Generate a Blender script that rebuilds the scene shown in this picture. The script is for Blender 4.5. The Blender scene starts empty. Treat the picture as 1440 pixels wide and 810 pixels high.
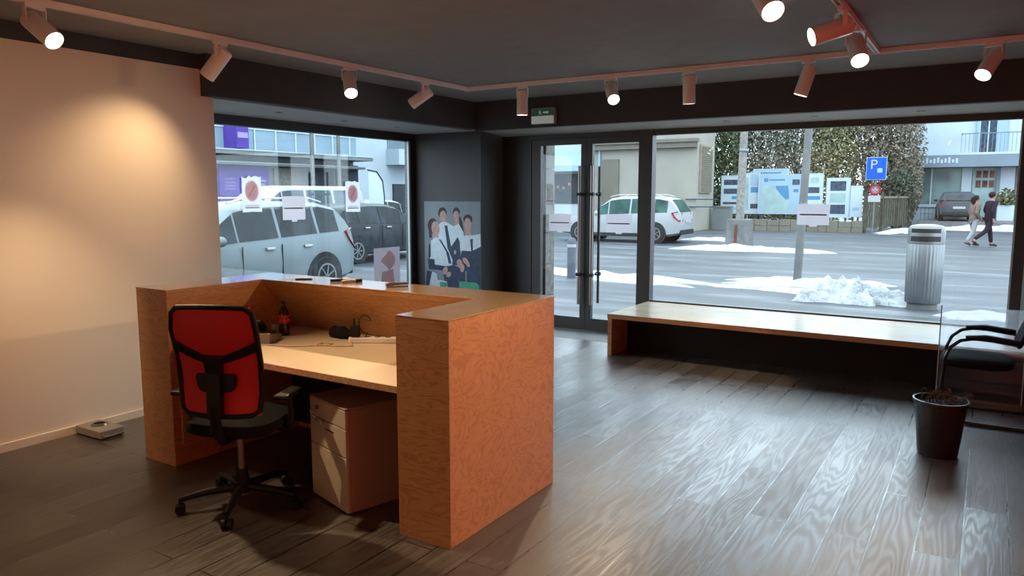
import bpy, bmesh, math, random
from mathutils import Vector, Matrix, Quaternion
random.seed(7)
S = bpy.context.scene
COL = S.collection
R = math.radians
PI = math.pi

# ------------------------------------------------------------------ camera, world, exposure
cam_d = bpy.data.cameras.new('camera'); cam = bpy.data.objects.new('camera', cam_d); COL.objects.link(cam)
cam.location = (0, 0, 1.65); cam.rotation_euler = (R(90 - 7.1), 0, R(32.4))
cam_d.sensor_width = 36; cam_d.lens = 36 * 1050 / 1440; cam_d.clip_end = 500
S.camera = cam
S.view_settings.view_transform = 'Standard'
S.view_settings.look = 'None'
S.view_settings.gamma = 1
S.view_settings.use_curve_mapping = False
S.view_settings.exposure = 0.0
W = bpy.data.worlds.new('sky'); S.world = W; W.use_nodes = True
bg = W.node_tree.nodes['Background']
bg.inputs[0].default_value = (0.72, 0.88, 0.98, 1); bg.inputs[1].default_value = 6.4
SPOT = 95.0            # watts of an ordinary track spotlight
WARM = (1.0, 0.70, 0.40)

# ------------------------------------------------------------------ materials
def nodes_of(name):
    m = bpy.data.materials.new(name); m.use_nodes = True
    nt = m.node_tree; b = nt.nodes['Principled BSDF']
    return m, nt, b
def mat(name, col, rough=.5, metal=0., spec=.5, var=0.06, vscale=6., emis=None, es=0., coat=0.):
    m, nt, b = nodes_of(name)
    b.inputs['Roughness'].default_value = rough; b.inputs['Metallic'].default_value = metal
    b.inputs['Specular IOR Level'].default_value = spec
    b.inputs['Coat Weight'].default_value = coat
    c = (*col, 1)
    if var > 0:
        tc = nt.nodes.new('ShaderNodeTexCoord'); n = nt.nodes.new('ShaderNodeTexNoise')
        n.inputs['Scale'].default_value = vscale; n.inputs['Detail'].default_value = 4
        nt.links.new(tc.outputs['Object'], n.inputs['Vector'])
        r = nt.nodes.new('ShaderNodeValToRGB')
        r.color_ramp.elements[0].position = .3; r.color_ramp.elements[1].position = .7
        r.color_ramp.elements[0].color = (*[max(0, x * (1 - var)) for x in col], 1)
        r.color_ramp.elements[1].color = (*[min(1, x * (1 + var)) for x in col], 1)
        nt.links.new(n.outputs['Fac'], r.inputs['Fac']); nt.links.new(r.outputs['Color'], b.inputs['Base Color'])
    else:
        b.inputs['Base Color'].default_value = c
    if emis:
        b.inputs['Emission Color'].default_value = (*emis, 1); b.inputs['Emission Strength'].default_value = es
    return m
def math_node(nt, op, a=None, b=None, v=None):
    n = nt.nodes.new('ShaderNodeMath'); n.operation = op
    if a is not None: nt.links.new(a, n.inputs[0])
    if b is not None: nt.links.new(b, n.inputs[1])
    if v is not None: n.inputs[1].default_value = v
    return n.outputs[0]
def plywood(name, base, dark, sc=(1, 1, 1), rings=16., rough=.38, coat=0.):
    m, nt, b = nodes_of(name)
    tc = nt.nodes.new('ShaderNodeTexCoord'); mp = nt.nodes.new('ShaderNodeMapping')
    mp.inputs['Scale'].default_value = sc
    nt.links.new(tc.outputs['Object'], mp.inputs['Vector'])
    n = nt.nodes.new('ShaderNodeTexNoise'); n.inputs['Scale'].default_value = 1.7; n.inputs['Detail'].default_value = 3.2
    n.inputs['Roughness'].default_value = .55; n.inputs['Distortion'].default_value = .5
    nt.links.new(mp.outputs[0], n.inputs['Vector'])
    s = math_node(nt, 'SINE', math_node(nt, 'MULTIPLY', n.outputs['Fac'], v=rings * 6.28))
    s = math_node(nt, 'POWER', math_node(nt, 'MULTIPLY', math_node(nt, 'ADD', s, v=1.), v=.5), v=3.5)
    n2 = nt.nodes.new('ShaderNodeTexNoise'); n2.inputs['Scale'].default_value = 5.; n2.inputs['Detail'].default_value = 5
    nt.links.new(mp.outputs[0], n2.inputs['Vector'])
    f = math_node(nt, 'ADD', math_node(nt, 'MULTIPLY', s, v=.42), math_node(nt, 'MULTIPLY', n2.outputs['Fac'], v=.5))
    r = nt.nodes.new('ShaderNodeValToRGB')
    r.color_ramp.elements[0].position = .12; r.color_ramp.elements[1].position = .95
    r.color_ramp.elements[0].color = (*base, 1); r.color_ramp.elements[1].color = (*dark, 1)
    nt.links.new(f, r.inputs['Fac']); nt.links.new(r.outputs[0], b.inputs['Base Color'])
    b.inputs['Roughness'].default_value = rough; b.inputs['Coat Weight'].default_value = coat; b.inputs['Coat Roughness'].default_value = .1
    bp = nt.nodes.new('ShaderNodeBump'); bp.inputs['Strength'].default_value = .08; bp.inputs['Distance'].default_value = .01
    nt.links.new(f, bp.inputs['Height']); nt.links.new(bp.outputs[0], b.inputs['Normal'])
    return m
def floor_mat():
    m, nt, b = nodes_of('dark_oak_planks')
    tc = nt.nodes.new('ShaderNodeTexCoord'); mp = nt.nodes.new('ShaderNodeMapping')
    mp.inputs['Rotation'].default_value = (0, 0, PI / 2)
    nt.links.new(tc.outputs['Object'], mp.inputs['Vector'])
    br = nt.nodes.new('ShaderNodeTexBrick')
    br.inputs['Scale'].default_value = 1.; br.inputs['Brick Width'].default_value = 1.9; br.inputs['Row Height'].default_value = .19
    br.inputs['Mortar Size'].default_value = .005; br.inputs['Mortar Smooth'].default_value = .2; br.offset = .37
    br.inputs['Color1'].default_value = (.2, .2, .2, 1); br.inputs['Color2'].default_value = (.8, .8, .8, 1); br.inputs['Mortar'].default_value = (0, 0, 0, 1)
    nt.links.new(mp.outputs[0], br.inputs['Vector'])
    sep = nt.nodes.new('ShaderNodeSeparateColor'); nt.links.new(br.outputs['Color'], sep.inputs[0])
    # grain, shifted per plank
    off = nt.nodes.new('ShaderNodeCombineXYZ')
    nt.links.new(math_node(nt, 'MULTIPLY', sep.outputs[0], v=37.), off.inputs[2])
    add = nt.nodes.new('ShaderNodeVectorMath'); add.operation = 'ADD'
    mp2 = nt.nodes.new('ShaderNodeMapping'); mp2.inputs['Scale'].default_value = (8, .8, 1)
    nt.links.new(tc.outputs['Object'], mp2.inputs['Vector'])
    nt.links.new(mp2.outputs[0], add.inputs[0]); nt.links.new(off.outputs[0], add.inputs[1])
    n = nt.nodes.new('ShaderNodeTexNoise'); n.inputs['Scale'].default_value = 1.0; n.inputs['Detail'].default_value = 2.; n.inputs['Distortion'].default_value = .25
    nt.links.new(add.outputs[0], n.inputs['Vector'])
    g = math_node(nt, 'SINE', math_node(nt, 'MULTIPLY', n.outputs['Fac'], v=75.))
    g = math_node(nt, 'MULTIPLY', math_node(nt, 'ADD', g, v=1.), v=.5)
    n3 = nt.nodes.new('ShaderNodeTexNoise'); n3.inputs['Scale'].default_value = 9.; n3.inputs['Detail'].default_value = 6
    nt.links.new(add.outputs[0], n3.inputs['Vector'])
    n4 = nt.nodes.new('ShaderNodeTexNoise'); n4.inputs['Scale'].default_value = 1.3; n4.inputs['Detail'].default_value = 3
    nt.links.new(tc.outputs['Object'], n4.inputs['Vector'])
    f = math_node(nt, 'ADD', math_node(nt, 'MULTIPLY', sep.outputs[0], v=.45), math_node(nt, 'MULTIPLY', n3.outputs['Fac'], v=.35))
    f = math_node(nt, 'ADD', f, math_node(nt, 'MULTIPLY', g, v=.2))
    r = nt.nodes.new('ShaderNodeValToRGB')
    r.color_ramp.elements[0].position = .1; r.color_ramp.elements[1].position = .85
    r.color_ramp.elements[0].color = (.020, .016, .014, 1); r.color_ramp.elements[1].color = (.10, .085, .075, 1)
    nt.links.new(f, r.inputs['Fac'])
    mx = nt.nodes.new('ShaderNodeMix'); mx.data_type = 'RGBA'
    nt.links.new(br.outputs['Fac'], mx.inputs[0]); nt.links.new(r.outputs[0], mx.inputs[6]); mx.inputs[7].default_value = (.006, .005, .005, 1)
    nt.links.new(mx.outputs[2], b.inputs['Base Color'])
    rr = math_node(nt, 'ADD', math_node(nt, 'MULTIPLY', g, v=.12), math_node(nt, 'MULTIPLY', n4.outputs['Fac'], v=.22))
    rr = math_node(nt, 'ADD', rr, math_node(nt, 'MULTIPLY', sep.outputs[0], v=.22))
    nt.links.new(math_node(nt, 'ADD', rr, v=.16), b.inputs['Roughness'])
    b.inputs['Specular IOR Level'].default_value = 1.; b.inputs['Coat Weight'].default_value = .35; b.inputs['Coat Roughness'].default_value = .33
    h = math_node(nt, 'SUBTRACT', math_node(nt, 'MULTIPLY', g, v=.10), br.outputs['Fac'])
    h = math_node(nt, 'ADD', h, math_node(nt, 'MULTIPLY', n3.outputs['Fac'], v=.5))
    bp = nt.nodes.new('ShaderNodeBump'); bp.inputs['Strength'].default_value = .35; bp.inputs['Distance'].default_value = .004
    nt.links.new(h, bp.inputs['Height']); nt.links.new(bp.outputs[0], b.inputs['Normal'])
    return m
def glass_mat(name, tint=(1, 1, 1), gloss=.06, milky=0., mcol=(.9, .95, 1)):
    m = bpy.data.materials.new(name); m.use_nodes = True; nt = m.node_tree; nt.nodes.clear()
    o = nt.nodes.new('ShaderNodeOutputMaterial'); t = nt.nodes.new('ShaderNodeBsdfTransparent'); g = nt.nodes.new('ShaderNodeBsdfGlossy')
    t.inputs[0].default_value = (*tint, 1); g.inputs['Roughness'].default_value = .02; g.inputs[0].default_value = (1, 1, 1, 1)
    ge = nt.nodes.new('ShaderNodeNewGeometry'); dt = nt.nodes.new('ShaderNodeVectorMath'); dt.operation = 'DOT_PRODUCT'
    nt.links.new(ge.outputs['Incoming'], dt.inputs[0]); nt.links.new(ge.outputs['Normal'], dt.inputs[1])
    c = math_node(nt, 'SUBTRACT', math_node(nt, 'ABSOLUTE', dt.outputs['Value']), v=1.)
    f = math_node(nt, 'POWER', math_node(nt, 'ABSOLUTE', c), v=5.)
    f = math_node(nt, 'ADD', math_node(nt, 'MULTIPLY', f, v=.6), v=gloss)
    mx = nt.nodes.new('ShaderNodeMixShader'); nt.links.new(f, mx.inputs[0]); nt.links.new(t.outputs[0], mx.inputs[1]); nt.links.new(g.outputs[0], mx.inputs[2])
    last = mx
    if milky:
        d = nt.nodes.new('ShaderNodeBsdfTranslucent'); d.inputs[0].default_value = (*mcol, 1)
        m2 = nt.nodes.new('ShaderNodeMixShader'); m2.inputs[0].default_value = milky
        nt.links.new(mx.outputs[0], m2.inputs[1]); nt.links.new(d.outputs[0], m2.inputs[2]); last = m2
    nt.links.new(last.outputs[0], o.inputs[0])
    return m
def paper_mat(name, col, thru=.5):
    m = bpy.data.materials.new(name); m.use_nodes = True; nt = m.node_tree; nt.nodes.clear()
    o = nt.nodes.new('ShaderNodeOutputMaterial'); d = nt.nodes.new('ShaderNodeBsdfDiffuse'); t = nt.nodes.new('ShaderNodeBsdfTranslucent'); mx = nt.nodes.new('ShaderNodeMixShader')
    d.inputs[0].default_value = (*col, 1); t.inputs[0].default_value = (*col, 1); mx.inputs[0].default_value = thru
    nt.links.new(d.outputs[0], mx.inputs[1]); nt.links.new(t.outputs[0], mx.inputs[2]); nt.links.new(mx.outputs[0], o.inputs[0])
    return m
def street_mat():
    m, nt, b = nodes_of('wet_asphalt')
    tc = nt.nodes.new('ShaderNodeTexCoord'); mp = nt.nodes.new('ShaderNodeMapping'); mp.inputs['Scale'].default_value = (.12, .6, 1)
    nt.links.new(tc.outputs['Object'], mp.inputs['Vector'])
    n = nt.nodes.new('ShaderNodeTexNoise'); n.inputs['Scale'].default_value = 2.2; n.inputs['Detail'].default_value = 7; n.inputs['Roughness'].default_value = .65
    nt.links.new(mp.outputs[0], n.inputs['Vector'])
    r = nt.nodes.new('ShaderNodeValToRGB')
    e = r.color_ramp.elements
    e[0].position = .34; e[0].color = (0.0149, 0.0192, 0.0234, 1); e[1].position = .54; e[1].color = (0.037, 0.043, 0.0494, 1)
    x = e.new(.64); x.color = (0.0781, 0.0878, 0.0978, 1); x = e.new(.74); x.color = (0.159, 0.169, 0.176, 1)
    nt.links.new(n.outputs['Fac'], r.inputs['Fac']); nt.links.new(r.outputs[0], b.inputs['Base Color'])
    b.inputs['Roughness'].default_value = .55; b.inputs['Specular IOR Level'].default_value = .25
    return m
def snow_mat():
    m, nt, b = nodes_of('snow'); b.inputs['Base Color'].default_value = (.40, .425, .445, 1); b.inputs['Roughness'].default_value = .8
    tc = nt.nodes.new('ShaderNodeTexCoord'); n = nt.nodes.new('ShaderNodeTexNoise'); n.inputs['Scale'].default_value = 9.; n.inputs['Detail'].default_value = 6; n.inputs['Roughness'].default_value = .65
    nt.links.new(tc.outputs['Object'], n.inputs['Vector'])
    bp = nt.nodes.new('ShaderNodeBump'); bp.inputs['Strength'].default_value = .9; bp.inputs['Distance'].default_value = .12
    nt.links.new(n.outputs['Fac'], bp.inputs['Height']); nt.links.new(bp.outputs[0], b.inputs['Normal'])
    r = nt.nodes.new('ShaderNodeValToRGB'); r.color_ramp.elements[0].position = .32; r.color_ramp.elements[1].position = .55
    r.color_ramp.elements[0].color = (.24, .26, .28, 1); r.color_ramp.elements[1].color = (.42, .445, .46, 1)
    nt.links.new(n.outputs['Fac'], r.inputs['Fac']); nt.links.new(r.outputs[0], b.inputs['Base Color'])
    return m
def leaf_mat(name, c1, c2, c3):
    m, nt, b = nodes_of(name)
    tc = nt.nodes.new('ShaderNodeTexCoord'); n = nt.nodes.new('ShaderNodeTexNoise'); n.inputs['Scale'].default_value = 3.; n.inputs['Detail'].default_value = 4
    nt.links.new(tc.outputs['Object'], n.inputs['Vector'])
    r = nt.nodes.new('ShaderNodeValToRGB'); e = r.color_ramp.elements
    e[0].position = .35; e[0].color = (*c1, 1); e[1].position = .65; e[1].color = (*c3, 1); x = e.new(.5); x.color = (*c2, 1)
    nt.links.new(n.outputs['Fac'], r.inputs['Fac']); nt.links.new(r.outputs[0], b.inputs['Base Color']); b.inputs['Roughness'].default_value = .8
    return m

M = dict(
    ceiling=mat('ceiling_grey_paint', (.245, .25, .252), .8),
    darkwall=mat('anthracite_paint', (.042, .044, .046), .7),
    soffit=mat('soffit_grey_paint', (.42, .43, .43), .6),
    cream=mat('cream_wall_paint', (.72, .62, .50), .75, var=.015, vscale=1.5),
    red=mat('red_wall_paint', (.62, .035, .03), .6),
    backwall=mat('white_wall_paint', (.72, .68, .62), .8),
    floor=floor_mat(),
    mat_grey=mat('threshold_grey', (.21, .215, .21), .7, var=.2, vscale=40),
    frame=mat('black_frame', (.022, .021, .021), .45),
    frame2=mat('brown_black_frame', (.034, .028, .025), .45),
    gasket=mat('pale_gasket', (.35, .42, .45), .4),
    glass=glass_mat('window_glass', (.98, .99, 1.0), .018),
    plexi=glass_mat('clear_acrylic', (.93, .95, .97), 0.075, .14),
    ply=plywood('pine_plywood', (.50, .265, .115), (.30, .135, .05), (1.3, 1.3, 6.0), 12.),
    plyside_lit=plywood('pine_plywood_lit_side', (.64, .31, .15), (.43, .18, .078), (1, 2.0, 3.0), 13.),  # same wood as ply, made brighter: light on the right face put into colour
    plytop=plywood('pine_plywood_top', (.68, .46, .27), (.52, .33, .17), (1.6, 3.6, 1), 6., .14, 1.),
    bench=plywood('pale_bench_ply', (.66, .54, .40), (.56, .43, .30), (.6, 1.4, 1), 4., .2, .5),
    benchedge=plywood('bench_ply_edge', (.46, .22, .09), (.24, .1, .04), (.8, 1, 6), 4., .4),
    edge=mat('ply_edge', (.55, .36, .2), .5, var=.25, vscale=60),
    worktop=mat('cream_laminate', (.66, .53, .38), .32, var=.02),
    black=mat('black_plastic', (.010, .010, .010), .5, spec=.25),
    blacksoft=mat('black_fabric', (.010, .010, .011), .9, spec=.1),
    blackgloss=mat('black_gloss', (.01, .01, .01), .2),
    chrome=mat('brushed_steel', (.62, .62, .62), .25, 1., var=.03),
    dullchrome=mat('dull_steel', (.30, .29, .28), .38, 1., var=.05),
    redmesh=mat('red_mesh_fabric', (.56, .018, .028), .65, var=.12, vscale=300),
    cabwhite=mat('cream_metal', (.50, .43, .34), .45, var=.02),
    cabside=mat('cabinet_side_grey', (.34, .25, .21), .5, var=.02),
    lamp=mat('white_lamp_paint', (.86, .80, .76), .4, var=.02),
    lens=mat('lit_lens', (1, 1, 1), .3, var=0, emis=(1, .9, .74), es=14.),
    white=mat('white_paper', (.78, .78, .8), .8, var=.02),
    paperpink=paper_mat('backlit_paper', (.40, .37, .39), .7), sheetwhite=paper_mat('thin_white_paper', (.50, .50, .51), .7),
    pinkred=paper_mat('faded_red_print', (.80, .50, .52), .8),
    greyline=mat('grey_print', (.16, .13, .15), .8, var=.05),
    greymetal=mat('grey_metal_box', (.30, .27, .25), .42, .3, var=.05),
    exitgreen=mat('exit_green', (.03, .11, .07), .35, var=0, emis=(.05, .2, .12), es=.10),
    exitwhite=mat('exit_diffuser', (.62, .66, .63), .4, var=.03, emis=(.8, .95, .88), es=.14),
    pot=mat('dark_pot_plastic', (.018, .017, .017), .35),
    soil=mat('soil', (.02, .016, .013), .95, var=.4, vscale=60),
    twig=mat('dry_stems', (.07, .055, .05), .8, var=.3),
    cola=mat('cola_brown', (.018, .007, .005), .12),
    label=mat('red_label', (.5, .01, .02), .4, var=0),
    cap=mat('red_cap', (.45, .02, .02), .4, var=0),
    clearp=mat('clear_bottle', (.32, .26, .2), .2, var=0),
    # outdoors
    street=street_mat(),
    snow=snow_mat(),
    concrete=mat('concrete', (0.0995, 0.103, 0.103), .85, var=.2, vscale=5, spec=.12),
    polegrey=mat('pole_grey', (0.107, 0.11, 0.107), .6, var=.15, vscale=4, spec=.12),
    stone=mat('granite', (0.153, 0.147, 0.134), .8, var=.3, vscale=14, spec=.12),
    silverpaint=mat('silver_car_paint', (0.122, 0.15, 0.162), .35, .1, var=0, coat=0., spec=.1),
    darkpaint=mat('dark_grey_car_paint', (0.0158, 0.0198, 0.0229), .35, .0, var=0, coat=0., spec=.1),
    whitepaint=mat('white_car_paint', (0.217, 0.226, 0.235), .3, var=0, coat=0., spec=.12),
    greypaint=mat('grey_blue_car_paint', (0.0355, 0.0442, 0.0521), .35, .0, var=0, coat=0., spec=.1),
    carglass=mat('car_glass', (.012, .017, .021), .12, var=.6, vscale=2.5, spec=.12),
    carglass_pale=mat('pale_car_glass', (0.0395, 0.0553, 0.0672), .15, var=.6, vscale=2.0, spec=.1),
    greenglass=mat('green_car_glass', (.018, .05, .045), .12, var=.5, vscale=3, spec=.1),
    tyre=mat('tyre', (.018, .019, .021), .8, spec=.12),
    rim=mat('alloy_rim', (0.15, 0.16, 0.167), .35, .5, var=.05, spec=.12),
    tail=mat('tail_lamp_red', (0.183, 0.00666, 0.0134), .2, var=.05, spec=.12),
    headl=mat('head_lamp', (0.233, 0.25, 0.266), .15, var=.05, spec=.12),
    purple=mat('purple_sign', (0.0597, 0.0322, 0.193), .5, var=.12, vscale=1, spec=.12),
    lilac=mat('lilac_panel', (0.193, 0.175, 0.303), .6, var=.05, spec=.12),
    blueglass=mat('blue_facade_panel', (0.156, 0.212, 0.258), .35, var=.12, vscale=.5, spec=.12),
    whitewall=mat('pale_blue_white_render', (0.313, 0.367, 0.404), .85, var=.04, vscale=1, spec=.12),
    beigewall=mat('beige_render', (0.212, 0.201, 0.172), .9, var=.07, vscale=1, spec=.12),
    beige2=mat('beige_stone', (0.116, 0.106, 0.0868), .9, var=.1, vscale=2, spec=.12),
    greybuild=mat('grey_shopfront', (0.118, 0.129, 0.129), .7, var=.12, vscale=1.2, spec=.12),
    darkbuild=mat('dark_shopfront', (0.0233, 0.0299, 0.0367), .4, var=.2, vscale=1, spec=.12),
    bluegrey=mat('blue_grey_fascia', (0.115, 0.152, 0.184), .7, var=.06, vscale=1, spec=.12),
    shopglass=mat('shop_window', (0.11, 0.166, 0.166), .15, var=.45, vscale=.9, spec=.12),
    shutter=mat('wood_shutter', (0.193, 0.17, 0.124), .8, var=.1, spec=.12),
    wood=mat('old_fence_wood', (0.0533, 0.0499, 0.0367), .9, var=.3, vscale=5, spec=.12),
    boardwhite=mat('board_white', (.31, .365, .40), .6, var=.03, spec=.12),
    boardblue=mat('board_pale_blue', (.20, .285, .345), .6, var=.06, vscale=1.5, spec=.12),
    boardmap=mat('map_green', (0.203, 0.284, 0.284), .6, var=.15, vscale=2, spec=.12),
    lake=mat('map_lake_blue', (0.046, 0.152, 0.267), .6, var=.1, spec=.12),
    boarddark=mat('board_dark_print', (0.0333, 0.0499, 0.0731), .7, var=.5, vscale=6, spec=.12),
    signblue=mat('sign_blue', (0.0046, 0.0551, 0.284), .4, var=.04, spec=.12),
    signred=mat('sign_red', (0.173, 0.0167, 0.0299), .5, var=.04, spec=.12),
    signwhite=mat('sign_white', (0.26, 0.266, 0.273), .5, var=0, spec=.12),
    leafgreen=leaf_mat('green_leaves', (0.0202, 0.0365, 0.0122), (0.0487, 0.0734, 0.0243), (0.13, 0.145, 0.0886)),
    leafgrey=leaf_mat('grey_twigs_and_leaves', (0.0548, 0.0603, 0.0438), (0.131, 0.137, 0.0986), (0.284, 0.284, 0.252)),
    leafolive=leaf_mat('olive_yellow_leaves', (0.0548, 0.0548, 0.0164), (0.143, 0.131, 0.0548), (0.23, 0.208, 0.131)),
    leafbrown=leaf_mat('brown_twigs', (0.0493, 0.0383, 0.0219), (0.12, 0.0986, 0.066), (0.23, 0.202, 0.164)),
    leafdark=leaf_mat('dark_conifer', (0.0141, 0.0225, 0.0123), (0.0338, 0.045, 0.0281), (0.0732, 0.0788, 0.0563)),
    skin=mat('skin', (.22, .135, .10), .6, var=.03, spec=.15),
    hairdark=mat('dark_hair', (.012, .009, .008), .7, spec=.1),
    navy=mat('navy_jacket', (.008, .010, .015), .8, spec=.1),
    beigecoat=mat('beige_jacket', (.105, .082, .066), .85, var=.3, vscale=8, spec=.1),
    greytrouser=mat('pale_grey_trousers', (.20, .21, .22), .85, spec=.1),
    brownshoe=mat('brown_boots', (.06, .03, .022), .7, spec=.1),
    # poster print
    p_back=mat('print_grey_blue', (.17, .205, .23), .5, var=.06, vscale=3, spec=.15),
    p_shirt=mat('print_white_shirt', (.44, .52, .57), .6, var=.08, vscale=20, spec=.15),
    p_skin=mat('print_skin', (.36, .24, .21), .6, var=.15, vscale=30, spec=.15),
    p_hair=mat('print_hair', (.045, .04, .045), .6, var=.1, spec=.15),
    p_dark=mat('print_dark_apron', (.035, .05, .085), .6, var=.15, vscale=15, spec=.15),
    p_green=mat('print_green', (.05, .25, .16), .6, var=.1, vscale=10, spec=.15),
)

# ------------------------------------------------------------------ mesh builder
OFF = {}
class MB:
    def __init__(s): s.v = []; s.f = []; s.m = []; s.cur = 0
    def add(s, vs, fs):
        b = len(s.v); s.v += [tuple(v) for v in vs]
        for f in fs: s.f.append(tuple(b + i for i in f)); s.m.append(s.cur)
        return s
    def box(s, x0, x1, y0, y1, z0, z1):
        return s.add([(x0, y0, z0), (x1, y0, z0), (x1, y1, z0), (x0, y1, z0), (x0, y0, z1), (x1, y0, z1), (x1, y1, z1), (x0, y1, z1)],
                     [(0, 3, 2, 1), (4, 5, 6, 7), (0, 1, 5, 4), (1, 2, 6, 5), (2, 3, 7, 6), (3, 0, 4, 7)])
    def obox(s, c, d, ax=(1, 0, 0), up=(0, 0, 1)):
        ax = Vector(ax).normalized(); up = Vector(up); y = up.cross(ax).normalized(); z = ax.cross(y)
        c = Vector(c); h = Vector(d) / 2; vs = []
        for k in (-1, 1):
            for (i, j) in ((-1, -1), (1, -1), (1, 1), (-1, 1)): vs.append(c + ax * h.x * i + y * h.y * j + z * h.z * k)
        return s.add(vs, [(0, 3, 2, 1), (4, 5, 6, 7), (0, 1, 5, 4), (1, 2, 6, 5), (2, 3, 7, 6), (3, 0, 4, 7)])
    def cyl(s, p0, p1, r0, r1=None, n=16, caps=True):
        r1 = r0 if r1 is None else r1
        p0 = Vector(p0); p1 = Vector(p1); d = (p1 - p0).normalized()
        a = d.orthogonal().normalized(); b = d.cross(a)
        vs = []
        for p, r in ((p0, r0), (p1, r1)):
            for i in range(n):
                t = 2 * PI * i / n; vs.append(p + (a * math.cos(t) + b * math.sin(t)) * r)
        fs = [(i, (i + 1) % n, n + (i + 1) % n, n + i) for i in range(n)]
        if caps: fs += [tuple(range(n - 1, -1, -1)), tuple(range(n, 2 * n))]
        return s.add(vs, fs)
    def tube(s, pts, r, n=8):
        pts = [Vector(p) for p in pts]; rs = r if isinstance(r, (list, tuple)) else [r] * len(pts)
        vs = []; prev = None
        for i, p in enumerate(pts):
            d = (pts[min(i + 1, len(pts) - 1)] - pts[max(i - 1, 0)]).normalized()
            if prev is None: a = d.orthogonal().normalized()
            else: a = (prev - d * prev.dot(d)).normalized()
            prev = a; b = d.cross(a)
            for k in range(n):
                t = 2 * PI * k / n; vs.append(p + (a * math.cos(t) + b * math.sin(t)) * rs[i])
        fs = []
        for i in range(len(pts) - 1):
            for k in range(n): fs.append((i * n + k, i * n + (k + 1) % n, (i + 1) * n + (k + 1) % n, (i + 1) * n + k))
        fs += [tuple(range(n - 1, -1, -1)), tuple(range((len(pts) - 1) * n, len(pts) * n))]
        return s.add(vs, fs)
    def lathe(s, prof, c=(0, 0, 0), n=28, axis='z', rmod=None, sx=1., sy=1.):
        c = Vector(c); vs = []
        for (r, z) in prof:
            for i in range(n):
                t = 2 * PI * i / n; q = r * (rmod(t) if rmod else 1)
                x, y = q * math.cos(t) * sx, q * math.sin(t) * sy
                vs.append(c + (Vector((x, y, z)) if axis == 'z' else Vector((x, z, y))))
        fs = []
        for j in range(len(prof) - 1):
            for i in range(n): fs.append((j * n + i, j * n + (i + 1) % n, (j + 1) * n + (i + 1) % n, (j + 1) * n + i))
        ring = prof[0] == prof[-1]
        if prof[0][0] > 1e-6 and not ring: fs.append(tuple(range(n - 1, -1, -1)))
        if prof[-1][0] > 1e-6 and not ring: fs.append(tuple(range((len(prof) - 1) * n, len(prof) * n)))
        return s.add(vs, fs)
    def prism(s, poly, o, u, v, depth):
        """polygon (a,b) laid along u,v from o, thickened along u x v by depth"""
        o, u, v = Vector(o), Vector(u), Vector(v); w = u.cross(v).normalized() * depth
        n = len(poly); vs = [o + u * a + v * b for a, b in poly] + [o + u * a + v * b + w for a, b in poly]
        fs = [tuple(range(n - 1, -1, -1)), tuple(range(n, 2 * n))] + [(i, (i + 1) % n, n + (i + 1) % n, n + i) for i in range(n)]
        return s.add(vs, fs)
    def face(s, poly, o, u, v):
        o, u, v = Vector(o), Vector(u), Vector(v)
        return s.add([o + u * a + v * b for a, b in poly], [tuple(range(len(poly)))])
    def ball(s, c, r, sc=(1, 1, 1), n=14, m=9):
        c = Vector(c); vs = [c + Vector((0, 0, -r * sc[2]))]
        for j in range(1, m):
            p = -PI / 2 + PI * j / m
            for i in range(n):
                t = 2 * PI * i / n
                vs.append(c + Vector((r * math.cos(p) * math.cos(t) * sc[0], r * math.cos(p) * math.sin(t) * sc[1], r * math.sin(p) * sc[2])))
        vs.append(c + Vector((0, 0, r * sc[2]))); fs = []
        for i in range(n): fs.append((0, 1 + (i + 1) % n, 1 + i)); fs.append((len(vs) - 1, 1 + (m - 2) * n + i, 1 + (m - 2) * n + (i + 1) % n))
        for j in range(m - 2):
            for i in range(n): fs.append((1 + j * n + i, 1 + j * n + (i + 1) % n, 1 + (j + 1) * n + (i + 1) % n, 1 + (j + 1) * n + i))
        return s.add(vs, fs)
    def build(s, name, material, parent=None, world=True, bevel=0., smooth=False, fix=True):
        off = Vector(OFF.get(parent.name, (0, 0, 0))) if (parent is not None and world) else Vector((0, 0, 0))
        me = bpy.data.meshes.new(name)
        me.from_pydata([tuple(Vector(v) - off) for v in s.v], [], s.f)
        mats = material if isinstance(material, (list, tuple)) else [material]
        for m in mats: me.materials.append(M[m] if isinstance(m, str) else m)
        me.polygons.foreach_set('material_index', s.m)
        if fix:
            bm = bmesh.new(); bm.from_mesh(me); bmesh.ops.recalc_face_normals(bm, faces=bm.faces); bm.to_mesh(me); bm.free()
        if smooth:
            me.polygons.foreach_set('use_smooth', [True] * len(me.polygons)); me.set_sharp_from_angle(angle=R(38))
        o = bpy.data.objects.new(name, me); COL.objects.link(o)
        if parent is not None: o.parent = parent
        OFF[o.name] = tuple(off)
        if bevel:
            b = o.modifiers.new('bevel', 'BEVEL'); b.width = bevel; b.segments = 2; b.limit_method = 'ANGLE'
        return o
def tag(o, label, cat, group=None, kind=None):
    o['label'] = label; o['category'] = cat
    if group: o['group'] = group
    if kind: o['kind'] = kind
    return o
def thing(name, label, cat, loc, rz=0., group=None):
    o = bpy.data.objects.new(name, None); COL.objects.link(o); o.location = loc; o.rotation_euler = (0, 0, rz); o.empty_display_size = .1
    OFF[o.name] = tuple(loc)
    return tag(o, label, cat, group)
def struct(name, mb, m, parent=None, **k):
    o = mb.build(name, m, parent, **k); o['kind'] = 'structure'; return o
def B(*a): return MB().box(*a)
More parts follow.
